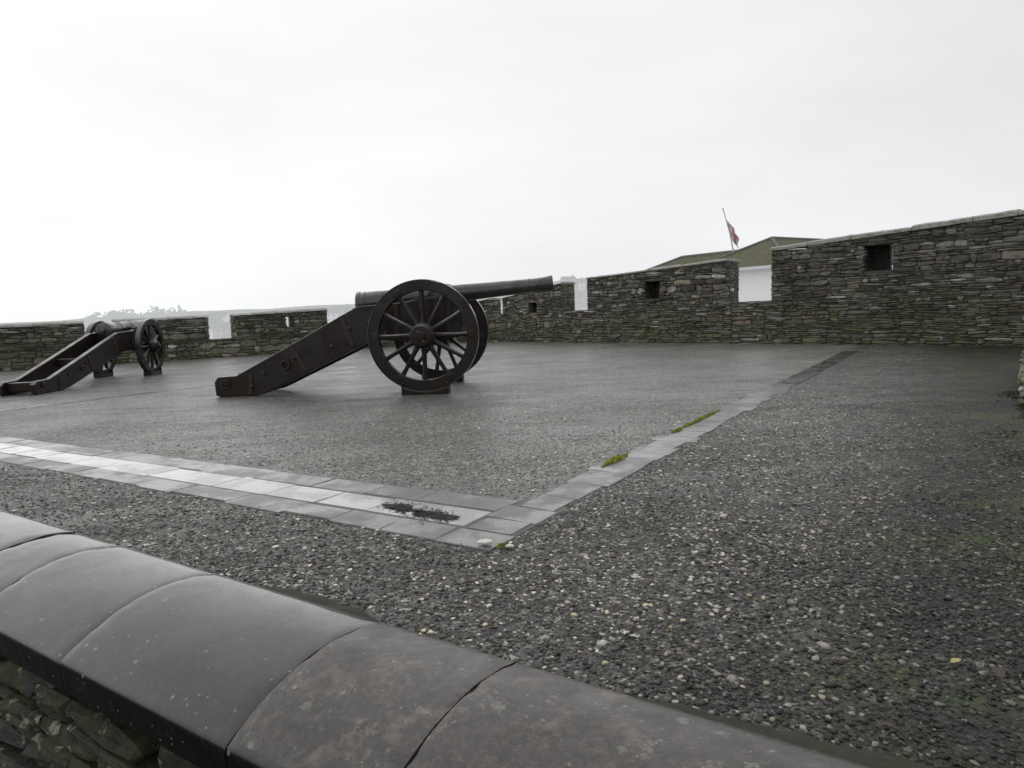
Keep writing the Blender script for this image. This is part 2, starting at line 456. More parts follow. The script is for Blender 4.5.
HL = [  # az, r, turn, w, d, h, kind, label
 (-23.4, 375, 12, 9, 7, 5.4, 'white', 'hazy white house lowest in the square gap left of the brown trail'),
 (-22.6, 420, -8, 10, 7, 5.6, 'grey', 'hazy grey house in the middle of the gap in the left wall'),
 (-21.9, 390, 20, 8, 7, 5.2, 'brick', 'hazy brick house at the right side of the gap in the left wall'),
 (-23.2, 445, 5, 12, 7, 5.4, 'white', 'long hazy white house high up in the gap in the left wall'),
 (-22.0, 455, -15, 10, 7, 5.4, 'white', 'small white house near the skyline in the gap in the left wall'),
 (-14.2, 440, 10, 10, 7, 5.4, 'white', 'hazy white house just above the tail timbers of the nearer cannon'),
 (-13.2, 455, -10, 12, 7, 5.4, 'grey', 'hazy grey house high in the gap left of the breech'),
 (-12.4, 425, 24, 8, 7, 5.4, 'white', 'hazy white house just left of the breech of the nearer cannon'),
 (-1.0, 450, 0, 10, 7, 5.4, 'white', 'hazy white house in the narrow gap under the muzzle'),
 (4.7, 380, 15, 9, 7, 5.4, 'white', 'hazy white house lowest in the gap right of the muzzle'),
 (5.3, 430, -12, 9, 7, 5.4, 'brick', 'hazy brick house low in the gap right of the muzzle'),
 (4.9, 490, 8, 11, 7, 5.4, 'grey', 'hazy grey house halfway up the gap right of the muzzle'),
 (5.5, 500, -5, 10, 7, 5.4, 'white', 'hazy white house high in the gap right of the muzzle'),
 (4.8, 520, 14, 10, 7, 5.4, 'grey', 'hazy grey house just under the skyline in the gap right of the muzzle'),
]
for h in HL: far_house(*h)

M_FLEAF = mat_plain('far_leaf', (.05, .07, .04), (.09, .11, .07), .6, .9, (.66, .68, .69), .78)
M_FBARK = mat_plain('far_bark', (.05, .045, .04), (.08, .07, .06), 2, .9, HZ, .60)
def far_tree(az, r, h, wd, seed, label, mats=(M_FLEAF, M_FBARK), zb=None, group='trees in the haze beyond the left wall'):
    rr = random.Random(seed)
    x, y = r * math.sin(RAD(az)), r * math.cos(RAD(az))
    root = empty('hazy_tree', (x, y, (hill_z(az, r) if zb is None else zb) - .5))
    tag(root, label, 'tree', group)
    q = MB()
    q.tube([(0, 0, 0), (.1, 0, h * .3), (0, .1, h * .75)], [h * .035, h * .028, h * .008], 7)
    for k in range(5):
        a_ = rr.uniform(0, 6.28); zz = h * rr.uniform(.3, .5)
        q.tube([(0, 0, zz), (math.cos(a_) * wd * .2, math.sin(a_) * wd * .2, zz + h * .15), (math.cos(a_) * wd * .34, math.sin(a_) * wd * .34, zz + h * .24)], [h * .015, h * .01, h * .004], 5)
    q.build('trunk', mats[1], root)
    q = MB()
    lobes = [(rr.gauss(0, .2) * wd, rr.gauss(0, .2) * wd, h * rr.uniform(.45, .86), wd * rr.uniform(.16, .28)) for _ in range(11)]
    for lx, ly, lz, lr in lobes:
        for _ in range(110):
            d = Vector((rr.gauss(0, 1), rr.gauss(0, 1), rr.gauss(0, .8))).normalized() * lr * rr.uniform(.45, 1.08)
            c = Vector((lx, ly, lz)) + d; s = h * rr.uniform(.025, .05)
            e1 = Vector((rr.gauss(0, 1), rr.gauss(0, 1), rr.gauss(0, 1))).normalized(); e2 = e1.orthogonal().normalized()
            q.add([c - e1 * s, c + e2 * s * .6, c + e1 * s, c - e2 * s * .6], [(0, 1, 2, 3)])
    q.build('crown', mats[0], root)
TL = [(-30.9, 330, 16, 12, 'small hazy tree just left of the breech on the skyline'),
      (-29.9, 320, 20, 15, 'broad flat topped hazy tree right above the far cannon breech'),
      (-28.9, 330, 19.5, 17, 'wide hazy tree above the middle of the far cannon barrel'),
      (-28.0, 320, 20.5, 14, 'rounded hazy tree above the far cannon barrel'),
      (-26.9, 330, 19, 12, 'slim hazy tree above the far cannon wheel'),
      (-26.2, 335, 20, 15, 'hazy tree just right of the far cannon wheel'),
      (-25.2, 330, 19.5, 16, 'low hazy tree right of the far cannon muzzle')]
for i, (az, r, h, w, lab) in enumerate(TL): far_tree(az, r, h, w, 40 + i, lab)

# ------------------------------------------------------------------ rubble stone panels
def stone(mb, P, D, N, u0, u1, z0, z1, rr, c, proud=.02, back=.04, wave=None):
    """one irregular stone on the face through P (direction D, outward normal N)"""
    jit = lambda s: rr.uniform(-s, s)
    L = u1 - u0; H = z1 - z0
    f = rr.uniform(0, proud)
    bx = min(.016, L * .2, H * .28)
    tilt = jit(.05)
    def pt(u, z, n):
        zz = z + (u - u0 - L / 2) * tilt
        if wave: zz += wave(u, z)
        return P + D * u + Vector((0, 0, zz)) + N * n
    # a lens or wedge of slaty rock: both ends thinner than the middle
    e0a, e0b, e1a, e1b = (rr.uniform(0, .34) * H for _ in range(4))
    jx = min(.03, L * .12)
    um = u0 + L * rr.uniform(.3, .7); um2 = u0 + L * rr.uniform(.3, .7)
    ring = [(u0 + abs(jit(jx)), z0 + e0a), (um, z0 + jit(.08) * H), (u1 - abs(jit(jx)), z0 + e1a), (u1 + jit(jx * .3), z0 + H * rr.uniform(.35, .65)),
            (u1 - abs(jit(jx)), z1 - e1b), (um2, z1 + jit(.08) * H), (u0 + abs(jit(jx)), z1 - e0b), (u0 + jit(jx * .3), z0 + H * rr.uniform(.35, .65))]
    cu = (u0 + u1) / 2; cz = (z0 + z1) / 2
    vs = [pt(u, z, -back) for u, z in ring]
    vs += [pt(u, z, f - bx * .9 + jit(.006)) for u, z in ring]
    vs += [pt(cu + (u - cu) * (1 - bx * 2 / L), cz + (z - cz) * (1 - bx * 1.8 / H), f + jit(.010)) for u, z in ring]
    vs.append(pt(cu + jit(L * .2), cz + jit(H * .2), f + rr.uniform(-.004, .014)))
    fs = []
    for k in range(8):
        k2 = (k + 1) % 8
        fs += [(k, k2, 8 + k2, 8 + k), (8 + k, 8 + k2, 16 + k2, 16 + k), (16 + k, 16 + k2, 24)]
    mb.add(vs, fs, c)

def scol(rr, base=.066):
    g = base * math.exp(rr.gauss(0, .42))
    k = rr.random()
    if k < .16: t = (1.18, 1.0, .80)
    elif k < .38: t = (1.06, 1.0, .80)
    elif k < .46: g *= 2.2; t = (1, 1, .93)
    elif k < .467: t = (1.5, .95, .72)
    else: t = (1.05, 1, .90)
    return (g * t[0], g * t[1], g * t[2])

def panel(mb, P, D, N, u0, u1, zb, zt, holes=(), rr=R, hr=(.030, .125), lr=(.10, .50), base=None, proud=.045):
    zmax = max(zt(u0), zt(u1), zt((u0 + u1) / 2))
    sd = rr.uniform(0, 50)
    def wave(u, z):
        k = max(0, min(1, (z - zb) / .25, (zt(u) - z) / .2))
        for (a0, a1, b0, b1) in holes:
            du = max(a0 - u, u - a1, 0); dz = max(b0 - z, z - b1, 0)
            k *= min(1, math.hypot(du, dz) / .25)
        return k * (.045 * noise.noise(Vector((u * .9, z * 1.2, sd))) + .018 * noise.noise(Vector((u * 3.1, z * 2, sd + 9))))
    def tone(u):
        return base if base else (.085 if u > 10.2 else .105)
    z = zb
    while z < zmax - .012:
        q = rr.random()
        h = hr[0] + (hr[1] - hr[0]) * rr.random() ** 1.5 if q > .14 else rr.uniform(hr[1], hr[1] * 1.5)
        runs = [(u0, u1)]
        for (a0, a1, b0, b1) in holes:
            if z + h > b0 + .012 and z < b1 - .012:
                nr = []
                for (r0, r1) in runs:
                    if a1 <= r0 or a0 >= r1: nr.append((r0, r1))
                    else:
                        if a0 - r0 > .03: nr.append((r0, a0))
                        if r1 - a1 > .03: nr.append((a1, r1))
                runs = nr
        for (r0, r1) in runs:
            u = r0
            while u < r1 - .01:
                L = lr[0] + (lr[1] - lr[0]) * rr.random() ** 1.5
                if r1 - (u + L) < lr[0] * .7: L = r1 - u
                top = min(z + h, zt(u + L / 2))
                if top - z > .010:
                    if top - z > .06 and rr.random() < .55:
                        zm = z + (top - z) * rr.uniform(.35, .65)
                        us = u + L * rr.uniform(.35, .65) if L > .2 and rr.random() < .5 else None
                        for (ua, ub, za, zb_) in ([(u, u + L, z, zm)] + ([(u, us, zm, top), (us, u + L, zm, top)] if us else [(u, u + L, zm, top)])):
                            stone(mb, P, D, N, ua, ub, za, zb_ - .002, rr, scol(rr, tone(u)), proud, wave=wave)
                    else:
                        stone(mb, P, D, N, u, u + L, z, top - .002, rr, scol(rr, tone(u)), proud, wave=wave)
                u += L
        z += h

def solid(mb, P, D, O, u0, u1, z0, zt0, zt1, n0, n1):
    """core block: u0..u1 along D, n0..n1 along O (outwards), sloping top"""
    vs = []
    for n_ in (n0, n1):
        for u, zz in ((u0, z0), (u1, z0), (u1, zt1), (u0, zt0)):
            vs.append(P + D * u + O * n_ + Vector((0, 0, zz)))
    mb.add(vs, [(0, 1, 2, 3), (7, 6, 5, 4), (0, 4, 5, 1), (1, 5, 6, 2), (2, 6, 7, 3), (3, 7, 4, 0)], (.05, .047, .038))

def capping(P, D, O, u0, u1, zt, parent, th, rr, depth=.62, lip=.05):
    mb = MB(); u = u0 - .03
    while u < u1 + .03 - .01:
        L = rr.uniform(.45, .95)
        if u1 + .03 - (u + L) < .3: L = u1 + .03 - u
        k0 = -lip + rr.uniform(-.012, .012); dz = rr.uniform(-.008, .008); t2 = th * rr.uniform(.85, 1.15)
        ss = 5
        for s_ in range(1):
            ua, ub = u + .006, u + L - .006
            vs = []
            for n_, dzz in ((k0, -.028), (k0 + .085, .004), (depth * .5, .02), (depth + .03, -.01)):
                for uu in np.linspace(ua, ub, ss):
                    vs.append(P + D * uu + O * (n_ + rr.uniform(-.006, .006)) + Vector((0, 0, zt(uu) + t2 + dz + dzz + rr.uniform(-.006, .006))))
            for n_ in (k0 + .004, depth + .03):
                for uu in np.linspace(ua, ub, ss):
                    vs.append(P + D * uu + O * (n_ + rr.uniform(-.006, .006)) + Vector((0, 0, zt(uu) + .002 + rr.uniform(0, .008))))
            fs = []
            for i in range(ss - 1):
                for j in range(3): fs.append((j * ss + i, j * ss + i + 1, (j + 1) * ss + i + 1, (j + 1) * ss + i))
                fs.append((4 * ss + i, 4 * ss + i + 1, i + 1, i)); fs.append((3 * ss + i, 3 * ss + i + 1, 5 * ss + i + 1, 5 * ss + i))
                fs.append((4 * ss + i, 5 * ss + i, 5 * ss + i + 1, 4 * ss + i + 1))
            fs.append((0, ss, 2 * ss, 3 * ss, 5 * ss, 4 * ss)); e = ss - 1
            fs.append((4 * ss + e, 5 * ss + e, 3 * ss + e, 2 * ss + e, ss + e, e))
            mb.add(vs, fs)
        u += L
    return mb.build('cap_stones', M_CAP, parent)

TH = .62
def build_wall(A, B, label, u_lo, u_hi, sill, merlons, rr, side):
    """A->B is the inner base line; merlons: (u0,u1,z0,z1,cap,hole)"""
    P = Vector((A[0], A[1], 0)); D = (Vector((B[0], B[1], 0)) - P).normalized()
    N = Vector((D.y, -D.x, 0)) * side      # towards the terrace
    O = -N
    root = empty('parapet_wall', P + D * ((u_lo + u_hi) / 2)); root_loc = root.location.copy()
    tag(root, label, 'wall')
    P2 = P - root_loc
    lw = MB()
    # low wall in pieces, each with its own sill height
    for (s0, s1, zs) in sill:
        solid(lw, P2, D, O, s0, s1, -.3, zs, zs, .016, TH)
        panel(lw, P2, D, N, s0, s1, -.04, lambda u, zs=zs: zs, (), rr)
        # flat bedding stones on the sill
        u = s0
        while u < s1 - .05:
            L = min(rr.uniform(.2, .5), s1 - u)
            for k in range(2):
                o0 = k * TH / 2 + .0; o1 = (k + 1) * TH / 2 - .01
                Pk = P2 + Vector((0, 0, zs - .03))
                zt_ = .034 + rr.uniform(-.008, .012)
                solid(lw, Pk, D, O, u + .006, u + L - .006, -.02, zt_, zt_ + rr.uniform(-.008, .008), o0 + rr.uniform(0, .02), o1)
                lw.c[-8:] = [scol(rr)] * 8
            u += L
    lw.build('lower_wall', M_WALL, root)
    for (u0, u1, z0, z1, zbase, cap, hole) in merlons:
        zt = lambda u, u0=u0, u1=u1, z0=z0, z1=z1, cap=cap: z0 + (z1 - z0) * (u - u0) / (u1 - u0) - cap
        mb = MB()
        if hole:
            h0, h1, b0, b1, thru = hole
            solid(mb, P2, D, O, u0, h0, zbase, zt(u0), zt(h0), .016, TH)
            solid(mb, P2, D, O, h1, u1, zbase, zt(h1), zt(u1), .016, TH)
            solid(mb, P2, D, O, h0, h1, zbase, b0, b0, .016, TH)
            solid(mb, P2, D, O, h0, h1, b1, zt(h0), zt(h1), .016, TH)
            if not thru:      # splayed gun loop: only a slit at the outer face
                w = (h1 - h0)
                solid(mb, P2, D, O, h0, h0 + w * .62, b0, b1, b1, .46, TH - .01); mb.c[-8:] = [(.010, .010, .009)] * 8  # back of the loop blackened in colour to paint the deep shade
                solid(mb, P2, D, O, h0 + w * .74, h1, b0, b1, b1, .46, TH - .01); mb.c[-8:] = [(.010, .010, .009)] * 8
            # lintel stone and reveals
            stone(mb, P2, D, N, h0 - .12, h1 + .12, b1 - .005, b1 + .075, rr, scol(rr, .05), .03)
            for s_, uu in ((1, h0), (-1, h1)):
                panel(mb, P2 + D * (uu - .012 * s_), O, D * s_, .0, .46, b0, lambda u, b1=b1: b1, (), rr, lr=(.1, .22), proud=.03, base=.05)
            for s_, uu in ((1, h0), (-1, h1)):
                zz = b0
                while zz < b1 - .03:
                    hh = rr.uniform(.04, .09); e = rr.uniform(-.01, .045)
                    ua, ub = sorted((uu - s_ * .10, uu + s_ * e)); stone(mb, P2, D, N, ua, ub, zz, min(zz + hh, b1) - .003, rr, scol(rr, .07), .04, back=.20); zz += hh
            holes = [(h0, h1, b0, b1), (h0 - .12, h1 + .12, b1, b1 + .075)]
        else:
            solid(mb, P2, D, O, u0, u1, zbase, zt(u0), zt(u1), .016, TH); holes = []
        panel(mb, P2, D, N, u0, u1, zbase - .0, zt, holes, rr)
        # both ends
        for s_, uu in ((-1, u0), (1, u1)):
            panel(mb, P2 + D * (uu + s_ * .01), O, D * s_, .0, TH, zbase - .0, lambda u, z=zt(uu): z, (), rr, lr=(.12, .36), proud=.02)
        mo = mb.build('merlon', M_WALL, root)
        capping(P2, D, O, u0, u1, zt, mo, cap, rr, TH)
    return root

CORNER = (-1.36, 23.94)
rr = random.Random(5)
build_wall(CORNER, (9.4, 12.8), 'tall rubble stone wall with loopholes running up to the right edge', -.1, 18.5,
   [(-.1, 4.2, .88), (4.2, 9.6, .90), (9.6, 18.5, .98)],
   [(-.1, .92, 1.28, 1.40, .88, .05, None),
    (1.66, 4.15, 1.42, 1.75, .88, .05, (2.82, 3.18, .90, 1.20, False)),
    (5.16, 9.45, 1.84, 2.02, .90, .06, (7.10, 7.60, 1.16, 1.60, False)),
    (10.60, 18.5, 2.20, 2.62, .98, .10, (12.58, 13.16, 1.52, 2.04, False))], rr, 1)
LD = (Vector((-1.36, 23.94, 0)) - Vector((-12.4, 17.0, 0))).normalized()
build_wall((-12.4, 17.0), CORNER, 'low mossy rubble stone wall behind the far cannon on the left', -6.0, 13.0,
   [(-6.0, 13.0, .50)],
   [(-6.0, 1.93, 1.02, 1.12, .50, .05, None),
    (2.62, 4.87, 1.13, 1.16, .50, .05, None),
    (5.58, 8.20, 1.18, 1.26, .50, .05, (6.98, 7.22, .76, 1.05, True)),
    (9.25, 12.9, 1.26, 1.30, .50, .05, None)], rr, 1)

# low mossy stub of masonry at the right edge of the terrace
st = empty('mossy_stone_stub', (4.36, 5.95, 0)); tag(st, 'low mossy stump of masonry at the right edge below the tall wall', 'masonry')
mb = MB()
P = Vector((0, 0, 0)); D = Vector((.585, .811, 0)).normalized(); N = Vector((-D.y, D.x, 0))
solid(mb, P, D, -N, 0, 3.4, -.2, .17, .26, .035, .5)
panel(mb, P, D, N, 0, 3.4, -.03, lambda u: .17 + .03 * u, (), random.Random(3), hr=(.05, .10), lr=(.10, .28), proud=.07)
panel(mb, P, -N, -D, 0, .5, -.03, lambda u: .17, (), random.Random(4), hr=(.05, .10), lr=(.10, .28), proud=.07)
mb.build('stub_wall', M_WALL, st)

# ------------------------------------------------------------------ the near parapet with its half-round coping
pw = empty('coping_parapet', CC); tag(pw, 'near parapet of dark stone topped by wet rounded coping in the foreground', 'wall')
def cl(t, w, z): return CA * t + CN * w + Vector((0, 0, z))
cr = random.Random(21)
joints = [4.6, 4.0, 3.45, 2.9, 2.35, 1.75, 1.18, .69, .437, .0, -.551, -.872, -1.50, -2.05, -2.7, -3.3]
CR = .416; CZ = .412 - CR
tints = {}
for i, (t1, t0) in enumerate(zip(joints, joints[1:])):
    mb = MB(); L = t1 - t0; g = .0016
    tn = cr.uniform(.86, 1.0)
    if t1 <= -.5: tn = cr.uniform(1.10, 1.2)
    dz = cr.uniform(-.0014, .0014); tilt = cr.uniform(-.003, .003)
    na = 30; nl = max(6, int(L / .025))
    angs = [RAD(-14 + 50 * k / (na - 1)) for k in range(na)]
    rows = []
    ts = [t0 + g + (L - 2 * g) * k / (nl - 1) for k in range(nl)]
    ts = [ts[0], ts[0] + .004] + ts[1:-1] + [ts[-1] - .004, ts[-1]]
    for ti, t in enumerate(ts):
        shrink = .0010 if ti in (0, len(ts) - 1) else (.0002 if ti in (1, len(ts) - 2) else 0)
        row = []
        for a_ in angs:
            w = CR * math.sin(a_); z = CR * math.cos(a_)
            nn = noise.noise(Vector((t * 4 + i * 7.3, a_ * 2.2, 1.7))) * .0008 + noise.noise(Vector((t * 17, a_ * 7, i))) * .0004
            r_ = CR + nn - shrink
            # chipped arrises at the joints
            ed = min(t - t0, t1 - t)
            if ed < .03: r_ -= max(0, noise.noise(Vector((t1 * 9, a_ * 9, i * 3.1)))) * .006 * (1 - ed / .03)
            row.append(cl(t, r_ * math.sin(a_), CZ + r_ * math.cos(a_) + dz + tilt * (t - t0)))
        wlo = CR * math.sin(angs[-1]); zl = CZ + CR * math.cos(angs[-1])
        w0 = CR * math.sin(angs[0])
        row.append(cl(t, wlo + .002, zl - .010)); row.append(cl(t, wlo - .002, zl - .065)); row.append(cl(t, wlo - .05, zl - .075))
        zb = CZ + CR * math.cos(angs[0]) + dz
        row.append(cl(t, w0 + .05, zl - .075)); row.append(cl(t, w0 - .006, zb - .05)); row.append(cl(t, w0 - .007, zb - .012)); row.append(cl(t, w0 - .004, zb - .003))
        rows.append(row)
    m_ = len(rows[0]); vs = [p for r_ in rows for p in r_]; fs = []
    for a0 in range(len(rows) - 1):
        for k in range(m_):
            k2 = (k + 1) % m_
            fs.append((a0 * m_ + k, a0 * m_ + k2, (a0 + 1) * m_ + k2, (a0 + 1) * m_ + k))
    fs.append(tuple(range(m_))); fs.append(tuple((len(rows) - 1) * m_ + k for k in range(m_ - 1, -1, -1)))
    mb.add(vs, fs, (tn, tn * cr.uniform(.96, 1), tn * cr.uniform(.92, .99)))
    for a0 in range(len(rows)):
        for k in range(na, m_): mb.c[a0 * m_ + k] = (.10, .10, .09)  # fascia, underside and back darkened: wet stone with its shade painted in
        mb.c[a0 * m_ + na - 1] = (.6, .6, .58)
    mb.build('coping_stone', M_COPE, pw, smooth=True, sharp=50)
# joint mortar just under the stones
mb = MB()
for t in joints[1:-1]:
    k = 14; vs = []
    for s_ in (-.0022, .0022):
        for q in range(k):
            a_ = RAD(-14 + 50 * q / (k - 1)); r_ = CR - .030 - .003 * noise.noise(Vector((t * 5, a_ * 6, 2)))
            vs.append(cl(t + s_, r_ * math.sin(a_), CZ + r_ * math.cos(a_)))
    mb.add(vs, [(q, q + 1, k + q + 1, k + q) for q in range(k - 1)])
mb.build('joint_mortar', M_CORE, pw)
# rubble below the coping
mb = MB()
solid(mb, Vector((0, 0, 0)), -CA, -CN, -4.6, 3.3, -.75, .27, .27, -.14, .085)
pr = random.Random(8)
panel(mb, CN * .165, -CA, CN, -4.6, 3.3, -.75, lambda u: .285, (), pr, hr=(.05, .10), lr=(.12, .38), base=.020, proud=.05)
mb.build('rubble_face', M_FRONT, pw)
# mossy bedding ledge behind the coping
def ledge(t0, t1, w0, w1, seed):
    q = MB(); n_ = int((t1 - t0) / .012); vs = []
    for i in range(n_ + 1):
        t = t0 + (t1 - t0) * i / n_; e = math.sin(math.pi * i / n_) ** .45
        ww = -.10 - (.06 + w0 + w1 * noise.noise(Vector((t * 3.1, seed, 0))) + .014 * noise.noise(Vector((t * 21, seed, 4)))) * e
        zt = .364 + .008 * noise.noise(Vector((t * 11, seed, 9))) + .004 * noise.noise(Vector((t * 40, seed, 2)))
        vs += [cl(t, -.09, zt - .002), cl(t, (-.10 + ww) / 2, zt + .006 * e), cl(t, ww, zt - .010), cl(t, ww - .006, .24)]
    q.add(vs, [(4 * i + j, 4 * i + j + 1, 4 * i + 5 + j, 4 * i + 4 + j) for i in range(n_) for j in range(3)])
    return q
lm = mat_plain('mossy_bedding', (.003, .003, .0025), (.050, .047, .026), 55, .8)
ledge(-.60, .04, .046, .022, 1).build('bedding_ledge', lm, pw, smooth=True)
ledge(-3.2, -.84, .072, .028, 2).build('bedding_ledge', lm, pw, smooth=True)

# ------------------------------------------------------------------ paved strips
def suv(u, v, z=0): return SO + Vector(SU) * u + Vector(SV) * v + Vector((0, 0, z))
def slabrow(mb, along, a0, a1, c0, c1, lr, z, rr, base, taper=None, jog=.03):
    s = a0
    while s < a1 - .02:
        L = min(rr.uniform(*lr), a1 - s)
        if a1 - s - L < .08: L = a1 - s
        g = .0014; k = base * math.exp(rr.gauss(0, .11)); zz = z + rr.uniform(-.0008, .0008)
        q0 = c0 + rr.uniform(-jog, jog) * .5; q1 = c1 + rr.uniform(-jog, jog) * .5
        sk = rr.uniform(-.012, .012)
        def P_(aa, cc, h):
            f = 1 if taper is None else taper(aa)
            return suv(aa, cc * f, h) if along == 'u' else suv(cc * f, aa, h)
        o4 = [(s + g, q0 + g), (s + L - g, q0 + g), (s + L - g + sk, q1 - g), (s + g + sk, q1 - g)]
        bv = .003
        i4 = [(s + g + bv, q0 + g + bv), (s + L - g - bv, q0 + g + bv), (s + L - g - bv + sk, q1 - g - bv), (s + g + bv + sk, q1 - g - bv)]
        vs = [P_(x, y, -.03) for x, y in o4] + [P_(x, y, zz - .004) for x, y in o4] + [P_(x, y, zz + rr.uniform(-.0015, .0015)) for x, y in i4]
        fs = [(8, 9, 10, 11)]
        for q in range(4):
            q2 = (q + 1) % 4; fs += [(q, q2, 4 + q2, 4 + q), (4 + q, 4 + q2, 8 + q2, 8 + q)]
        mb.add(vs, fs, (k, k * .99, k * .965))
        s += L
tp = lambda v: 1.06 - .032 * v
sr = random.Random(31)
k1 = MB(); slabrow(k1, 'v', .0, 13.5, .0, .19, (.30, .52), .0055, sr, .105, tp); slabrow(k1, 'v', .30, 13.5, .45, .66, (.34, .6), .0055, sr, .105, tp)
tag(k1.build('paving_strip', M_SLAB), kind='structure')
k1 = MB(); slabrow(k1, 'v', .30, 13.5, .195, .445, (.35, .7), .005, sr, .13, tp)
tag(k1.build('drainage_channel', M_WET), kind='structure')
k1 = MB(); slabrow(k1, 'u', .20, 6.4, .0, .285, (.16, .34), .0055, sr, .085, None, .08)
slabrow(k1, 'u', 6.4, 12.1, .0, .25, (.25, .5), .0055, sr, .020)
tag(k1.build('paving_strip', M_SLAB), kind='structure')
k1 = MB(); slabrow(k1, 'u', 1.2, 9.5, 8.30, 8.42, (.3, .7), .0055, sr, .14)
tag(k1.build('paving_strip', M_SLAB), kind='structure')
# dark joint bed below the slabs
k1 = MB()
k1.add([suv(0.01, 0.01, .0015), suv(0, 13.5, .0015), suv(.42, 13.5, .0015), suv(.70, .3, .0015), suv(.70, .0, .0015)], [(0, 1, 2, 3, 4)])
tag(k1.build('joint_bed', mat_plain('joint_grit', (.05, .049, .045), (.11, .107, .10), 90, .5)), kind='structure')

# ------------------------------------------------------------------ gravel, near the parapet, as real stones
def ico():
    t = (1 + 5 ** .5) / 2
    v = np.array([(-1, t, 0), (1, t, 0), (-1, -t, 0), (1, -t, 0), (0, -1, t), (0, 1, t), (0, -1, -t), (0, 1, -t), (t, 0, -1), (t, 0, 1), (-t, 0, -1), (-t, 0, 1)], float)
    v /= np.linalg.norm(v[0])
    f = np.array([(0, 11, 5), (0, 5, 1), (0, 1, 7), (0, 7, 10), (0, 10, 11), (1, 5, 9), (5, 11, 4), (11, 10, 2), (10, 7, 6), (7, 1, 8), (3, 9, 4), (3, 4, 2), (3, 2, 6), (3, 6, 8), (3, 8, 9), (4, 9, 5), (2, 4, 11), (6, 2, 10), (8, 6, 7), (9, 8, 1)])
    return v, f
def gravel():
    g = np.random.default_rng(4)
    N0 = 650000
    # uniform over a rectangle in parapet coordinates, thinned with distance
    t = g.uniform(-3.8, 8.5, N0); w = -g.uniform(.26, 8.5, N0)
    X = CC.x + CA.x * t + CN.x * w; Y = CC.y + CA.y * t + CN.y * w
    d = np.hypot(X, Y)
    keep = g.uniform(0, 1, N0) < np.clip((2.6 / np.maximum(d, .5)) ** 2.0, 0, 1) * np.clip((8.5 - d) / 3.0, 0, 1)
    u = (X - SO.x) * SU[0] + (Y - SO.y) * SU[1]; v = (X - SO.x) * SV[0] + (Y - SO.y) * SV[1]
    fz = .02 * np.sin(X * 23 + Y * 31) + g.normal(0, .012, N0)
    strip = ((u > .012 + fz) & (u < .72) & (v > .01 + fz)) | ((v > .014 + fz) & (v < .30) & (u > .01))
    inside = (u >= .70) & (v >= .3)
    keep &= ~strip & (d < 8.5)
    keep &= ~inside | (g.uniform(0, 1, N0) < .75)
    # only where the photograph could look: in front of the viewer and to both sides
    keep &= (X > -1.05 * Y - 1.2) & (X < .95 * Y + .9)
    # clumped density
    cl_ = np.sin(X * 2.1 + 1.3) * np.sin(Y * 1.7 + .4) + .6 * np.sin(X * 5.3 + Y * 3.1)
    keep &= g.uniform(0, 1, N0) < .80 + .2 * cl_
    X = X[keep]; Y = Y[keep]; v = v[keep]; inside = inside[keep]; n_ = len(X)
    bv, bf = ico()
    sz = .0060 * np.exp(g.normal(0, .42, n_)); sz = np.clip(sz, .0028, .0115)
    big = g.uniform(0, 1, n_) < .03; sz[big] *= 1.45
    lum = .046 * np.exp(g.normal(0, .66, n_))
    drift = np.sin(X * 3.3 + .7) * np.sin(Y * 2.9 + X) + .5 * np.sin(X * 9 - Y * 6); lum *= 1 + .22 * drift
    pale = g.uniform(0, 1, n_) * (1.25 - .75 * np.clip((X[:] + .6) / 2.2, 0, 1)) * (1 - .25 * drift); pm = pale < .075; lum[pm] = g.uniform(.34, .74, pm.sum()); sz[pm] *= 1.18
    pm2 = (pale > .075) & (pale < .19); lum[pm2] = g.uniform(.12, .24, pm2.sum())
    asp = g.uniform(.6, 1.05, n_); hz = g.uniform(.24, .52, n_)
    tmpl = np.stack([bv * (1 + g.uniform(-.34, .30, (12, 1))) + g.normal(0, .05, (12, 3)) for _ in range(24)])
    k = g.integers(0, 24, n_); P = tmpl[k]
    P = P * np.stack([sz, sz * asp, sz * hz], 1)[:, None, :]
    a = g.uniform(0, 6.283, n_); ca, sa = np.cos(a)[:, None], np.sin(a)[:, None]
    tx = g.normal(0, .22, n_)[:, None]
    x = P[:, :, 0] * ca - P[:, :, 1] * sa; y = P[:, :, 0] * sa + P[:, :, 1] * ca; z = P[:, :, 2] + x * tx
    V = np.stack([x + X[:, None], y + Y[:, None], z + (sz * hz * np.where(pm, .35, np.where(inside, .0, .12)))[:, None]], 2).reshape(-1, 3)
    F = (bf[None] + (np.arange(n_) * 12)[:, None, None]).reshape(-1, 3)
    lum[inside & ~pm] = np.clip(lum[inside & ~pm] * 1.7, .07, 1)
    dk = np.clip((-v - .45) / 1.2, 0, 1) * .74; lum *= (1 - dk)  # stones darken to the right: damp ground plus painted corner vignetting
    tint = np.ones((n_, 3)); tint += g.normal(0, .03, (n_, 3)); warm = g.uniform(0, 1, n_) < .22
    tint[warm] *= (1.12, 1.02, .80); tint *= (1.05, 1.0, .90)
    C = np.ones((n_, 12, 4)); C[:, :, :3] = np.clip(lum[:, None] * tint, 0, .8)[:, None, :]
    me = bpy.data.meshes.new('gravel')
    me.vertices.add(len(V)); me.vertices.foreach_set('co', V.ravel())
    me.loops.add(F.size); me.loops.foreach_set('vertex_index', F.ravel().astype(np.int32))
    me.polygons.add(len(F)); me.polygons.foreach_set('loop_start', np.arange(0, F.size, 3, dtype=np.int32))
    me.update(calc_edges=True); me.validate()
    ca_ = me.color_attributes.new('Col', 'FLOAT_COLOR', 'POINT'); ca_.data.foreach_set('color', C.ravel())
    me.materials.append(M_PEB)
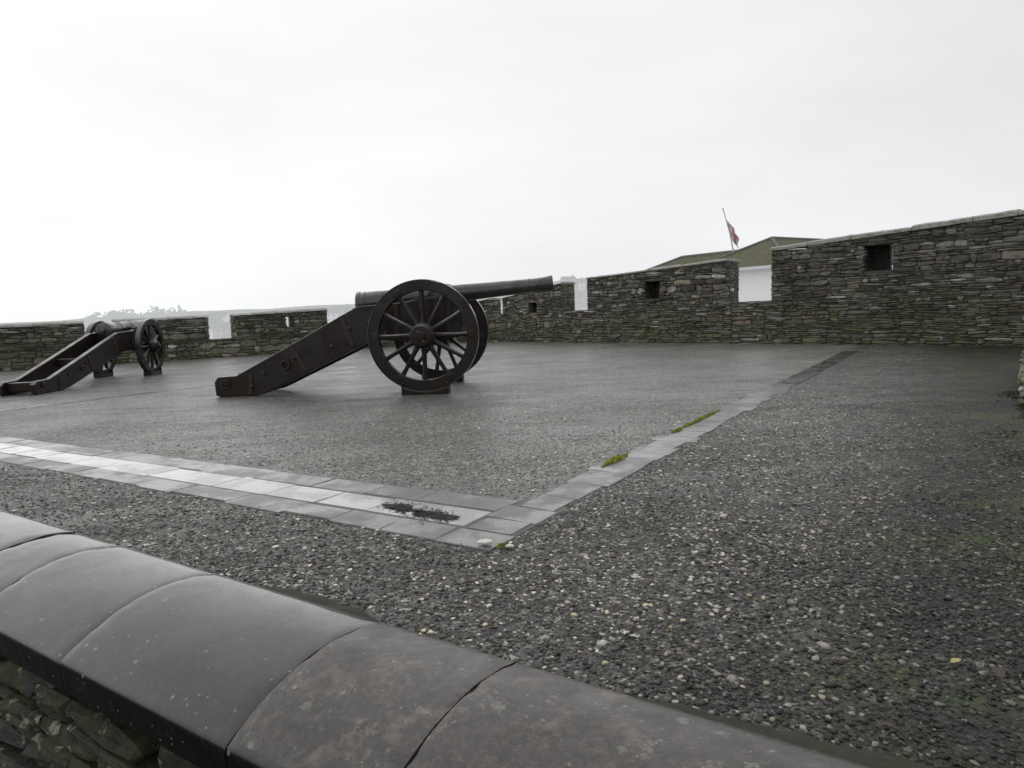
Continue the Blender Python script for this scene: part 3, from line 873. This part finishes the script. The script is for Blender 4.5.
    o = bpy.data.objects.new('gravel', me); col.objects.link(o)
    tag(o, 'loose wet grey gravel with scattered pale stones', 'gravel', kind='stuff')
    print('pebbles', n_)
gravel()

# single stones, leaves and tufts one can pick out
def pebble(loc, s, c, label, name='pebble', flat=.4, cat='stone'):
    rr = random.Random(hash(label) % 1000 if False else len(label))
    bm = bmesh.new(); bmesh.ops.create_icosphere(bm, subdivisions=2, radius=1)
    q = MB()
    vs = [Vector((p.co.x * s * 1.25, p.co.y * s, p.co.z * s * flat)) * (1 + .12 * noise.noise(p.co * 1.7 + Vector((len(label), 0, 0)))) for p in bm.verts]
    q.add(vs, [tuple(v.index for v in f.verts) for f in bm.faces], c); bm.free()
    o = q.build(name, M_PEB, smooth=True, sharp=180); o.location = loc
    return tag(o, label, cat)
pebble((-.142, 2.95, .020), .028, (.62, .61, .54), 'flat white stone at the outer corner of the paving', flat=.3)
pebble(tuple(suv(.315, .66, .022)), .024, (.40, .39, .35), 'pale round stone in the black muck of the channel', flat=.55)
pebble(tuple(suv(.06, -.055, .010)), .016, (.55, .54, .46), 'small whitish stone just right of the paving corner', flat=.5)

def muck():
    q = MB(); rr = random.Random(2); o0 = suv(.31, .66)
    for sgn, cx, ln in ((-1, -.135, .125), (1, .125, .115)):
        n_ = 90; ring = []
        for i in range(n_):
            a_ = 6.28318 * i / n_; k = 1 + .45 * noise.noise(Vector((math.cos(a_) * 2.2, math.sin(a_) * 2.2, sgn * 3))) + .35 * noise.noise(Vector((math.cos(a_) * 7, math.sin(a_) * 7, sgn * 5))) + .3 * noise.noise(Vector((math.cos(a_) * 19, math.sin(a_) * 19, sgn * 7)))
            ring.append(Vector(SU) * (math.sin(a_) * .046 * k + .14 * cx) + Vector(SV) * (cx + math.cos(a_) * ln * k) + Vector((0, 0, .0078)))
        mid_ = Vector(SU) * (.14 * cx) + Vector(SV) * cx + Vector((0, 0, .0100))
        q.add([mid_] + ring, [(0, i + 1, (i + 1) % n_ + 1) for i in range(n_)], (.005, .0043, .0034))
    for _ in range(2000):
        du = rr.gauss(0, .036); dv = rr.gauss(0, .125)
        if abs(dv) > .26 or noise.noise(Vector((dv * 14, du * 30, 4))) < -.18: continue
        if abs(dv) < .03 and rr.random() < .6: continue
        c = Vector(SU) * (du + .15 * dv) + Vector(SV) * dv + Vector((0, 0, rr.uniform(.007, .013)))
        a_ = rr.uniform(0, 6.28); s = rr.uniform(.004, .010)
        e1 = Vector((math.cos(a_), math.sin(a_), rr.uniform(-.12, .12))) * s; e2 = Vector((-math.sin(a_), math.cos(a_), rr.uniform(-.12, .12))) * s * .55
        k = rr.uniform(.002, .008)
        q.add([c - e1, c + e2, c + e1, c - e2], [(0, 1, 2, 3)], (k * 1.15, k, k * .8))
    o = q.build('leaf_litter', mat_attr('rotted_leaf', .6, 80)); o.location = (o0.x, o0.y, 0)
    tag(o, 'black clump of rotted leaves lying in the paved drain', 'leaf litter')
muck()

def moss(u0, u1, v0, wv, n, label, hh=.045):
    q = MB(); rr = random.Random(int(u0 * 100)); um = (u0 + u1) / 2; o0 = suv(um, v0)
    for _ in range(n):
        k = rr.random(); du = (k - .5) * (u1 - u0)
        e = max(.15, 1 - abs(2 * k - 1) ** 3) * (.65 + .6 * noise.noise(Vector((du * 7, u0, 0))))
        if e < .2: continue
        c = Vector(SU) * du + Vector(SV) * rr.gauss(0, wv * .45) * e
        h = hh * e * rr.uniform(.4, 1); a_ = rr.uniform(0, 6.28); w = rr.uniform(.003, .007)
        s = Vector((math.cos(a_), math.sin(a_), 0)); lean = Vector((rr.gauss(0, .4), rr.gauss(0, .4), 0)) * h
        g = rr.uniform(.7, 1.4)
        b0 = c + Vector((0, 0, .008))
        q.add([b0 - s * w, b0 + s * w, b0 + lean * .5 + s * w * .8 + Vector((0, 0, h * .6)), b0 + lean + Vector((0, 0, h)), b0 + lean * .5 - s * w * .8 + Vector((0, 0, h * .6))],
              [(0, 1, 2, 3, 4)], (.27 * g, .30 * g, .04 * g))
    o = q.build('moss_tuft', M_MOSS); o.location = (o0.x, o0.y, 0)
    return tag(o, label, 'moss', 'moss tufts along the paved strip')
moss(1.55, 2.02, .238, .034, 750, 'short fat tuft of bright moss on the paved strip nearer the paving corner', .026)
moss(2.72, 4.20, .245, .020, 1700, 'long thin line of bright moss along the paved strip', .028)
moss(.02, .08, -.02, .02, 80, 'tiny moss speck at the outer paving corner beside a white stone', .02)

def verge():
    q = MB(); rr = random.Random(77)
    for _ in range(16000):
        u = rr.uniform(-.5, 6.5); v = -2.06 - .02 * u + rr.gauss(0, .16)
        k = noise.noise(Vector((u * 1.6, v * 2.5, 5))) + .35 * noise.noise(Vector((u * 6, v * 6, 1)))
        if k < .10: continue
        c = suv(u, v, .0); h = rr.uniform(.004, .012); a_ = rr.uniform(0, 6.28); w = rr.uniform(.003, .006)
        s = Vector((math.cos(a_), math.sin(a_), 0)); lean = Vector((rr.gauss(0, .5), rr.gauss(0, .5), 0)) * h; g = rr.uniform(.5, 1.2)
        q.add([c - s * w, c + s * w, c + lean + Vector((0, 0, h))], [(0, 1, 2)], (.030 * g, .044 * g, .007 * g))
    tag(q.build('verge_moss', M_MOSS), 'dark green moss creeping over the gravel at the right edge', 'moss', kind='stuff')
verge()

def leaf(loc, s, rz, c, label):
    q = MB(); n_ = 9; vs = []; 
    for i in range(n_):
        x = i / (n_ - 1); w = math.sin(math.pi * x ** .8) * .42 * (1 + .12 * (i % 2))
        zc = .10 * math.sin(x * 3) + .02
        vs += [Vector(((x - .5) * s * 2, -w * s, (zc + .16 * w) * s)), Vector(((x - .5) * s * 2, 0, zc * s * .7)), Vector(((x - .5) * s * 2, w * s, (zc + .2 * w) * s))]
    fs = [(3 * i + j, 3 * i + j + 1, 3 * i + 4 + j, 3 * i + 3 + j) for i in range(n_ - 1) for j in range(2)]
    q.add(vs, fs, c)
    o = q.build('fallen_leaf', M_LEAF, smooth=True); o.location = loc; o.rotation_euler = (0, 0, rz)
    q = MB(); q.cur = c; q.tube([(-s, 0, .02 * s), (-s * 1.3, .05 * s, .05 * s), (-s * 1.6, .12 * s, .03 * s)], s * .03, 5); q.build('stalk', M_LEAF, o)
    return tag(o, label, 'leaf', 'fallen leaves on the gravel')
M_LEAF = mat_attr('dead_leaf', .5, 40)
leaf((1.171, 1.826, .012), .021, .4, (.34, .31, .13), 'yellow fallen leaf on dark gravel near the bottom right corner')
leaf((1.235, 1.755, .014), .032, 1.2, (.045, .026, .015), 'curled brown dead leaf at the right edge of the gravel')
leaf((.845, 1.545, .012), .020, 5.4, (.055, .026, .018), 'dark red fallen leaf beside the mossy back edge of the coping')

# ------------------------------------------------------------------ cannons
def make_cannon(s, tail, label, half_track, cheek_o, wheelR=.69, barrel_k=1.0, stout=1.0):
    """local x: towards the muzzle; origin on the ground under the axle; s: overall scale; tail: extra trail length"""
    root = empty('field_cannon'); tag(root, label, 'cannon')
    T = lambda x: x if x > -.7 else -.7 + (x + .7) * tail
    prof = [(-2.80, .02), (-2.81, .20), (-2.76, .265), (-2.52, .275), (-1.92, .585), (-1.01, 1.065), (-.90, 1.12), (-.74, 1.13), (-.30, 1.15), (-.10, 1.19), (.18, 1.20), (.38, 1.19), (.46, 1.13), (.46, .84), (.32, .66), (-.16, .60), (-.42, .66), (-.72, .69), (-.90, .60), (-2.14, .035), (-2.30, .0), (-2.74, .0)]
    prof = [(T(x) * s, z * s) for x, z in prof]
    th = .105
    for sg in (-1, 1):
        q = MB(); y0, y1 = sorted((sg * cheek_o * s, sg * (cheek_o - th) * s))
        q.prism(prof, y0, y1)
        ck = q.build('cheek', M_WOOD, root, bevel=.012 * s)
        # iron straps, bolt heads and ring plate on the outside of the cheek
        yo = sg * (cheek_o + .006) * s
        def strap(x, z0, z1, w, lean):
            q = MB(); q.box(-w / 2 * s, w / 2 * s, -.006 * s, .006 * s, 0, (z1 - z0) * s, Matrix.Translation((T(x) * s, yo, z0 * s)) @ Matrix.Rotation(lean, 4, 'Y'))
            q.build('strap', M_STRAP, ck, bevel=.003)
        strap(-2.35, .02, .31, .05, RAD(6)); strap(-1.60, .30, .70, .05, RAD(-28)); strap(-.98, .62, 1.03, .06, RAD(-20)); strap(-.40, .68, 1.13, .06, 0); strap(.28, .70, 1.17, .06, 0)
        for bx, bz in ((-2.67, .17), (-2.32, .13), (-2.15, .30), (-1.75, .49), (-1.25, .62), (-1.02, .84), (-.76, .92), (-.55, .76), (-.2, .82), (.1, .95), (.36, .98)):
            q = MB(); q.lathe([(-.004, .028 * s), (.012 * s, .027 * s), (.020 * s, .018 * s), (.022 * s, .004 * s)], Matrix.Translation((T(bx) * s, yo, bz * s)) @ Matrix.Rotation(RAD(90 * sg), 4, 'Z'), 10)
            q.build('bolt', M_STRAP, ck, smooth=True)
        # eye plate and ring on the middle of the trail, and a hole-like boss at the tail
        for bx, bz, r_ in ((-1.86, .40, .055), (-2.66, .17, .05)):
            ring = [(r_ * s * (1 + .22 * math.cos(k * .7854)), .22 * r_ * s * math.sin(k * .7854)) for k in range(8)]
            M_ = Matrix.Translation((T(bx) * s, yo + sg * .02 * s, bz * s)) @ Matrix.Rotation(RAD(90 * sg), 4, 'Z')
            q = MB(); q.lathe([(b_c, a_c) for a_c, b_c in ring], M_, 18, closed=True)
            q.build('ring', M_STRAP, ck, smooth=True)
        # capsquare over the trunnion
        q = MB()
        arc = [(.075 + .085 * math.cos(t), 1.19 + .085 * math.sin(t)) for t in [math.pi * k / 10 for k in range(11)]]
        arc2 = [(.075 + .066 * math.cos(t), 1.19 + .066 * math.sin(t)) for t in [math.pi * k / 10 for k in range(10, -1, -1)]]
        q.prism([(x * s, z * s) for x, z in arc + arc2], sg * (cheek_o - th + .01) * s, sg * (cheek_o - .005) * s)
        q.box(-.16 * s, -.015 * s, *sorted((sg * (cheek_o - th + .01) * s, sg * (cheek_o - .005) * s)), 1.193 * s, 1.213 * s)
        q.box(.165 * s, .30 * s, *sorted((sg * (cheek_o - th + .01) * s, sg * (cheek_o - .005) * s)), 1.203 * s, 1.221 * s)
        q.build('capsquare', M_IRON, root)
    yi = (cheek_o - th) * s
    for x0, x1, z0, z1 in ((-2.72, -2.50, .07, .24), (-1.75, -1.62, .42, .60), (-.78, -.62, .74, .98), (.22, .42, .74, 1.0)):
        q = MB(); q.box(T(x0) * s, T(x0) * s + (x1 - x0) * s, -yi, yi, z0 * s, z1 * s); q.build('transom', M_WOOD, root, bevel=.008 * s)
    # elevating bed under the breech
    q = MB(); q.prism([(-.88 * s, .93 * s), (-.88 * s, 1.015 * s), (-.35 * s, 1.035 * s), (-.35 * s, .93 * s)], -yi * .8, yi * .8); q.build('quoin', M_WOOD, root, bevel=.006 * s)
    hz = .727 * s
    q = MB(); q.box(-.085 * s, .085 * s, -(half_track - .18) * s, (half_track - .18) * s, hz - .10 * s, hz + .09 * s); q.build('axle', M_WOOD, root, bevel=.01 * s)
    # barrel
    K = barrel_k
    bp = [(-1.015, .02), (-1.012, .105), (-.995, .145), (-.985, .158), (-.945, .160), (-.935, .149), (-.90, .148), (-.89, .154), (-.87, .154), (-.86, .146), (-.42, .137), (-.41, .145), (-.375, .145), (-.365, .134), (.15, .120), (.16, .127), (.19, .127), (.20, .117), (.75, .104), (1.30, .0915), (1.31, .0975), (1.33, .0975), (1.34, .091), (1.50, .092), (1.57, .103), (1.60, .109), (1.628, .107), (1.634, .098), (1.634, .055), (1.40, .055), (1.39, .01)]
    bp = [(a_ * s * K, r_ * s * stout) for a_, r_ in bp]
    MBar = Matrix.Translation((0, 0, 1.225 * s)) @ Matrix.Rotation(RAD(-3.7), 4, 'Y')
    q = MB(); q.lathe(bp, MBar, 40)
    br = q.build('barrel', M_IRON, root, smooth=True, sharp=28)
    q = MB(); q.lathe([(-1.1 * s * K, .012 * s), (-1.095 * s * K, .045 * s), (-1.065 * s * K, .058 * s), (-1.035 * s * K, .045 * s), (-1.02 * s * K, .028 * s), (-1.0 * s * K, .03 * s)], MBar, 16); 
    if K < 1: q.build('cascabel', M_IRON, br, smooth=True)
    q = MB()
    q.lathe([(-(cheek_o - .012) * s, .050 * s), (-(cheek_o - .012) * s + .001, .056 * s), ((cheek_o - .012) * s - .001, .056 * s), ((cheek_o - .012) * s, .050 * s)], Matrix.Translation((.075 * s, 0, 1.19 * s)) @ Matrix.Rotation(RAD(90), 4, 'Z'), 18)
    q.build('trunnion', M_IRON, br, smooth=True)
    # wheels
    Ro = wheelR; wz = hz
    def wheel(sg, spin):
        Mw = Matrix.Translation((0, sg * half_track * s, wz)) @ Matrix.Rotation(RAD(90 * sg), 4, 'Z') @ Matrix.Rotation(spin, 4, 'X')
        q = MB(); w = .052
        q.lathe([(-w * s, (Ro - .138) * s), (-w * s, (Ro - .012) * s), (w * s, (Ro - .012) * s), (w * s, (Ro - .138) * s)], Mw, 72, closed=True)
        # felloe joints: small dowels and joint plates round the ring
        for k in range(6):
            t = 2 * math.pi * (k + .5) / 6
            q.box(-(w + .006) * s, (w + .006) * s, -.045 * s, .045 * s, (Ro - .118) * s, (Ro - .05) * s, Mw @ Matrix.Rotation(t, 4, 'X'))
        wo = q.build('wheel', M_WOOD, root, bevel=.006 * s, segs=1, smooth=True)
        q = MB(); w = .056
        q.lathe([(-w * s, (Ro - .010) * s), (-w * s, Ro * s), (w * s, Ro * s), (w * s, (Ro - .010) * s)], Mw, 72, closed=True); q.build('tyre', M_IRON, wo, smooth=True)
        q = MB()
        q.lathe([(-.19 * s, .06 * s), (-.19 * s, .115 * s), (-.15 * s, .125 * s), (-.145 * s, .132 * s), (-.115 * s, .132 * s), (-.11 * s, .125 * s), (-.07 * s, .150 * s), (.06 * s, .155 * s), (.08 * s, .150 * s), (.085 * s, .158 * s), (.12 * s, .155 * s), (.125 * s, .145 * s), (.17 * s, .118 * s), (.175 * s, .125 * s), (.205 * s, .122 * s), (.21 * s, .075 * s), (.212 * s, .05 * s), (.25 * s, .047 * s), (.252 * s, .01 * s)], Mw, 28)
        q.build('hub', M_WOOD, wo, smooth=True, sharp=35)
        q = MB(); q.box(.215 * s, .232 * s, -.014 * s, .014 * s, -.09 * s, .075 * s, Mw @ Matrix.Rotation(.5, 4, 'X')); q.build('linchpin', M_IRON, wo, bevel=.004)
        for k in range(12):
            t = 2 * math.pi * k / 12
            q = MB(); Ms = Mw @ Matrix.Rotation(t, 4, 'X')
            r0, r1 = .13 * s, (Ro - .130) * s; n_ = 8; vs = []; rows = 6
            for j in range(rows):
                f = j / (rows - 1); r_ = r0 + (r1 - r0) * f
                ww = (.052 - .010 * math.sin(min(1, f * 1.2) * math.pi / 2)) * s * (.85 if 0 < j < rows - 1 else 1); tt = .038 * s
                for m_ in range(n_):
                    a_ = 2 * math.pi * (m_ + .5) / n_
                    vs.append(Ms @ Vector((tt * math.cos(a_) + .015 * s * (1 - f), ww * .78 * math.sin(a_), r_)))
            fs = [(j * n_ + m_, j * n_ + (m_ + 1) % n_, (j + 1) * n_ + (m_ + 1) % n_, (j + 1) * n_ + m_) for j in range(rows - 1) for m_ in range(n_)]
            fs += [tuple(range(n_)), tuple((rows - 1) * n_ + m_ for m_ in range(n_))]
            q.add(vs, fs); q.build('spoke', M_WOOD, wo, smooth=True, sharp=50)
    wheel(-1, RAD(0)); wheel(1, RAD(9))
    return root

def wheel_block(root, y, s, label, Rw=.69, hz=.727):
    """wooden cradle a wheel sits in; a thing of its own"""
    o = MB(); r_ = (Rw + .004) * s; c = hz * s; L = .295 * s; H = .15 * s
    arc = []
    xm = math.sqrt(max(0, r_ * r_ - (c - H) ** 2)); xm = min(xm, L - .02)
    for k in range(13):
        x = xm - 2 * xm * k / 12; arc.append((x, max(.018 * s, c - math.sqrt(r_ * r_ - x * x))))
    pts = [(-L, 0), (L, 0), (L, H * .85), (L - .03 * s, H)] + arc + [(-L + .03 * s, H), (-L, H * .85)]
    M_ = Matrix.Rotation(root.rotation_euler.z, 4, 'Z')
    o.prism(pts, -.10 * s, .10 * s)
    b = o.build('wheel_block', M_WOOD, bevel=.006 * s)
    b.location = Vector(root.location) + M_ @ Vector((0, y * s, .003)); b.rotation_euler = root.rotation_euler
    return tag(b, label, 'wheel chock', 'cradle blocks under the cannon wheels')

c1 = make_cannon(1.0, 1.03, 'long dark cannon in side view on a two wheeled wooden carriage', .735, .38)
c1.location = (-1.035, 9.56, 0); c1.rotation_euler = (0, 0, RAD(-3))
wheel_block(c1, -.735, 1.0, 'dark wooden cradle block under the front wheel of the long side-on cannon')
wheel_block(c1, .735, 1.0, 'dark wooden cradle block under the rear wheel of the long side-on cannon')
c2 = make_cannon(.77, 1.74, 'shorter far cannon pointing away at the low wall, seen from behind', .62, .37, .69, .98, 1.28)
c2.location = (-7.54, 13.95, 0); c2.rotation_euler = (0, 0, RAD(92))
wheel_block(c2, -.62, .77, 'cradle block under the right wheel of the shorter far cannon')
wheel_block(c2, .62, .77, 'cradle block under the left wheel of the shorter far cannon')

# ------------------------------------------------------------------ white building and flag beyond the right wall
def hip(q, x0, x1, y0, y1, ze, zr, inset, ov=.35):
    x0 -= ov; x1 += ov; y0 -= ov; y1 += ov; ym = (y0 + y1) / 2
    vs = [(x0, y0, ze), (x1, y0, ze), (x1, y1, ze), (x0, y1, ze), (x0 + inset, ym, zr), (x1 - inset, ym, zr)]
    q.add(vs, [(0, 1, 5, 4), (1, 2, 5), (2, 3, 4, 5), (3, 0, 4), (3, 2, 1, 0)])
B0 = 14
bd = empty('white_building', (9.90, 30.69, -14), RAD(35)); tag(bd, 'white rendered building with mossy hipped roof behind the wall', 'building')
q = MB(); q.box(0, 14, -2.25, 2.25, 0, B0 + 2.38); q.build('wall', M_RENDER, bd)
q = MB(); hip(q, 0, 14, -2.25, 2.25, B0 + 2.42, B0 + 3.74, 2.65); rf = q.build('roof', M_ROOF, bd)
q = MB()
q.tube([(2.3, 0, B0 + 3.76), (11.7, 0, B0 + 3.76)], .06, 8)
for sg in (-1, 1): q.tube([(2.3, 0, B0 + 3.76), (-.36, sg * 2.61, B0 + 2.45)], .055, 8)
q.build('ridge_tiles', M_RIDGE, rf, smooth=True)
q = MB(); q.box(-.44, -.36, -2.66, 2.66, B0 + 2.28, B0 + 2.41); q.box(-.36, 14.3, -2.68, -2.61, B0 + 2.28, B0 + 2.41); q.build('gutter', M_GUTTER, bd, bevel=.01)
q = MB(); q.box(-.35, -.002, -2.6, 2.6, B0 + 2.30, B0 + 2.36); q.build('soffit', M_GUTTER, bd)
bk = empty('long_roof_building', (8.43, 41.93, -14), RAD(-56)); tag(bk, 'long low building whose mossy slate roof shows over the wall', 'building')
q = MB(); q.box(-1.5, 10.4, -2.4, 2.4, 0, B0 + 1.98); q.build('wall', M_RENDER, bk)
q = MB(); hip(q, -1.5, 10.4, -2.4, 2.4, B0 + 2.0, B0 + 3.56, 4.1, .3); rf = q.build('roof', M_ROOF, bk)
q = MB(); q.tube([(2.3, 0, B0 + 3.58), (6.2, 0, B0 + 3.58)], .07, 8)
q.tube([(2.3, 0, B0 + 3.58), (-1.8, -2.7, B0 + 2.03)], .06, 8); q.build('ridge_tiles', M_RIDGE, rf, smooth=True)

# flag on a raked pole standing on the building
fb = Vector((10.92, 34.2, 3.1)); ft = Vector((10.07, 33.5, 5.28))
fp = empty('flagpole', fb); tag(fp, 'thin leaning pale flagpole above the white building', 'flagpole')
q = MB(); q.tube([(0, 0, -.6), tuple((ft - fb) * .5), tuple(ft - fb)], [.035, .030, .022], 10); q.build('pole', M_GUTTER, fp, smooth=True)
q = MB(); q.lathe([(-.04, .01), (-.03, .035), (0, .05), (.03, .035), (.04, .01)], Matrix.Translation(ft - fb) @ Matrix.Rotation(RAD(90), 4, 'Y'), 12); q.build('finial', M_GUTTER, fp, smooth=True)

def mat_flag():
    m = NT('flag_cloth')
    uvn = m.n.new('ShaderNodeUVMap'); s = m.sep(uvn.outputs[0]); x, y = s[0], s[1]
    # u,v in 0..1 over a 2:1 flag; work in units of the height
    X = m.math('MULTIPLY', m.math('SUBTRACT', x, .5), 2.0); Y = m.math('SUBTRACT', y, .5)
    def near(e, w): return m.math('LESS_THAN', m.math('ABSOLUTE', e), w)
    d1 = m.math('MULTIPLY', m.math('SUBTRACT', m.math('MULTIPLY', X, .5), Y), .894)
    d2 = m.math('MULTIPLY', m.math('ADD', m.math('MULTIPLY', X, .5), Y), .894)
    c = (.27, .29, .44)
    wh = (.75, .75, .76); rd = (.68, .28, .30)  # cloth colours paled so the haze is carried by the dye
    c = m.mix(m.math('MAXIMUM', near(d1, .1), near(d2, .1)), c, wh)
    c = m.mix(m.math('MAXIMUM', near(d1, .036), near(d2, .036)), c, rd)
    c = m.mix(m.math('MAXIMUM', near(X, .167), near(Y, .167)), c, wh)
    c = m.mix(m.math('MAXIMUM', near(X, .1), near(Y, .1)), c, rd)
    return m.done(c, .8, None, .2)
# limp cloth: hoist along the pole, the fly end hangs in folds
ax = (fb - ft).normalized(); nu, nv = 24, 18
me = bpy.data.meshes.new('flag'); vs = []; uv = []; fs = []
for i in range(nu + 1):
    for j in range(nv + 1):
        a_ = i / nu; h_ = j / nv
        hoist = ft + ax * (.55 + 1.05 * h_)
        drop = Vector((.46 * a_ * (1 - .25 * h_), -.05, -.52 * a_ * (1 - .2 * h_)))
        fold = math.sin(a_ * 11 + h_ * 2.0) * .055 * min(1, a_ * 3) 
        p = hoist + drop + Vector((fold * .7, fold * 1.2, 0)) + Vector((.05 * math.sin(h_ * 9 + a_ * 4), .06 * math.cos(h_ * 8), 0)) * a_
        vs.append(p - fb); uv.append((a_, 1 - h_))
for i in range(nu):
    for j in range(nv): fs.append((i * (nv + 1) + j, (i + 1) * (nv + 1) + j, (i + 1) * (nv + 1) + j + 1, i * (nv + 1) + j + 1))
me.from_pydata([tuple(p) for p in vs], [], fs)
ul = me.uv_layers.new(name='UVMap')
for lp in me.loops: ul.data[lp.index].uv = uv[lp.vertex_index]
for p in me.polygons: p.use_smooth = True
me.materials.append(mat_flag())
fl = bpy.data.objects.new('flag', me); col.objects.link(fl); fl.location = fb
tag(fl, 'limp red white and blue crossed flag hanging from the leaning pole', 'flag')

# ------------------------------------------------------------------ overcast daylight
EL, AZ = 52, -35                      # sun behind the cloud: ahead and to the left
w = bpy.data.worlds.new('World'); sc.world = w; w.use_nodes = True
nt = w.node_tree; N_ = nt.nodes; L_ = nt.links
bg = N_['Background']
sky = N_.new('ShaderNodeTexSky'); sky.sky_type = 'NISHITA'; sky.sun_disc = False
sky.sun_elevation = RAD(EL); sky.sun_rotation = RAD(AZ); sky.dust_density = 4; sky.air_density = 1.2
hs = N_.new('ShaderNodeHueSaturation'); hs.inputs['Saturation'].default_value = .12; L_.new(sky.outputs[0], hs.inputs['Color'])
tc = N_.new('ShaderNodeTexCoord')
sx = N_.new('ShaderNodeSeparateXYZ'); L_.new(tc.outputs['Generated'], sx.inputs[0])
def wm(op, a_, b_, clamp=False):
    n_ = N_.new('ShaderNodeMath'); n_.operation = op; n_.use_clamp = clamp
    for i_, x_ in enumerate((a_, b_)):
        if isinstance(x_, (int, float)): n_.inputs[i_].default_value = x_
        else: L_.new(x_, n_.inputs[i_])
    return n_.outputs[0]
# cloud sheet: a little brighter low down and to the left, greyer to the right, with soft mottling
nz = N_.new('ShaderNodeTexNoise'); mp = N_.new('ShaderNodeMapping'); mp.inputs['Scale'].default_value = (1, 1, 3.2)
L_.new(tc.outputs['Generated'], mp.inputs[0]); L_.new(mp.outputs[0], nz.inputs['Vector']); nz.inputs['Scale'].default_value = 2.1; nz.inputs['Detail'].default_value = 5; nz.inputs['Roughness'].default_value = .5
lum = wm('ADD', 9.75, wm('MULTIPLY', wm('SUBTRACT', nz.outputs['Fac'], .5), 3.0))
lum = wm('SUBTRACT', lum, wm('MULTIPLY', wm('MAXIMUM', sx.outputs[0], -.6), 1.6))
lum = wm('SUBTRACT', lum, wm('MULTIPLY', wm('MAXIMUM', sx.outputs[2], 0), .9))
cc = N_.new('ShaderNodeCombineColor')
L_.new(wm('MULTIPLY', lum, .985), cc.inputs[0]); L_.new(wm('MULTIPLY', lum, .995), cc.inputs[1]); L_.new(wm('MULTIPLY', lum, 1.012), cc.inputs[2])
mx = N_.new('ShaderNodeMix'); mx.data_type = 'RGBA'; mx.inputs['Factor'].default_value = .94
L_.new(hs.outputs[0], mx.inputs['A']); L_.new(cc.outputs[0], mx.inputs['B'])
L_.new(mx.outputs['Result'], bg.inputs[0]); bg.inputs[1].default_value = .1

sl = bpy.data.lights.new('sun', 'SUN'); sl.energy = .5; sl.angle = RAD(110); sl.color = (1, .98, .95)
so = bpy.data.objects.new('sun', sl); col.objects.link(so)
d = Vector((math.sin(RAD(AZ)) * math.cos(RAD(EL)), math.cos(RAD(AZ)) * math.cos(RAD(EL)), math.sin(RAD(EL))))
so.rotation_euler = d.to_track_quat('Z', 'Y').to_euler(); so.location = d * 60

# ------------------------------------------------------------------ camera
cd = bpy.data.cameras.new('camera'); cd.sensor_width = 36; cd.lens = 36 * 710 / 1024; cd.clip_start = .05; cd.clip_end = 4000
cam = bpy.data.objects.new('camera', cd); col.objects.link(cam)
pitch = RAD(5.946); roll = RAD(2.176)
F0 = Vector((0, math.cos(pitch), -math.sin(pitch))); R0 = Vector((1, 0, 0)); U0 = R0.cross(F0)
Rv = R0 * math.cos(roll) - U0 * math.sin(roll); Uv = R0 * math.sin(roll) + U0 * math.cos(roll)
Mc = Matrix((Rv, Uv, -F0)).transposed().to_4x4(); Mc.translation = (0, 0, 1.0)
cam.matrix_world = Mc
sc.camera = cam
sc.view_settings.view_transform = 'Standard'; sc.view_settings.look = 'None'; sc.view_settings.exposure = 0
sc.cycles.use_denoising = True
sc.cycles.max_bounces = 6
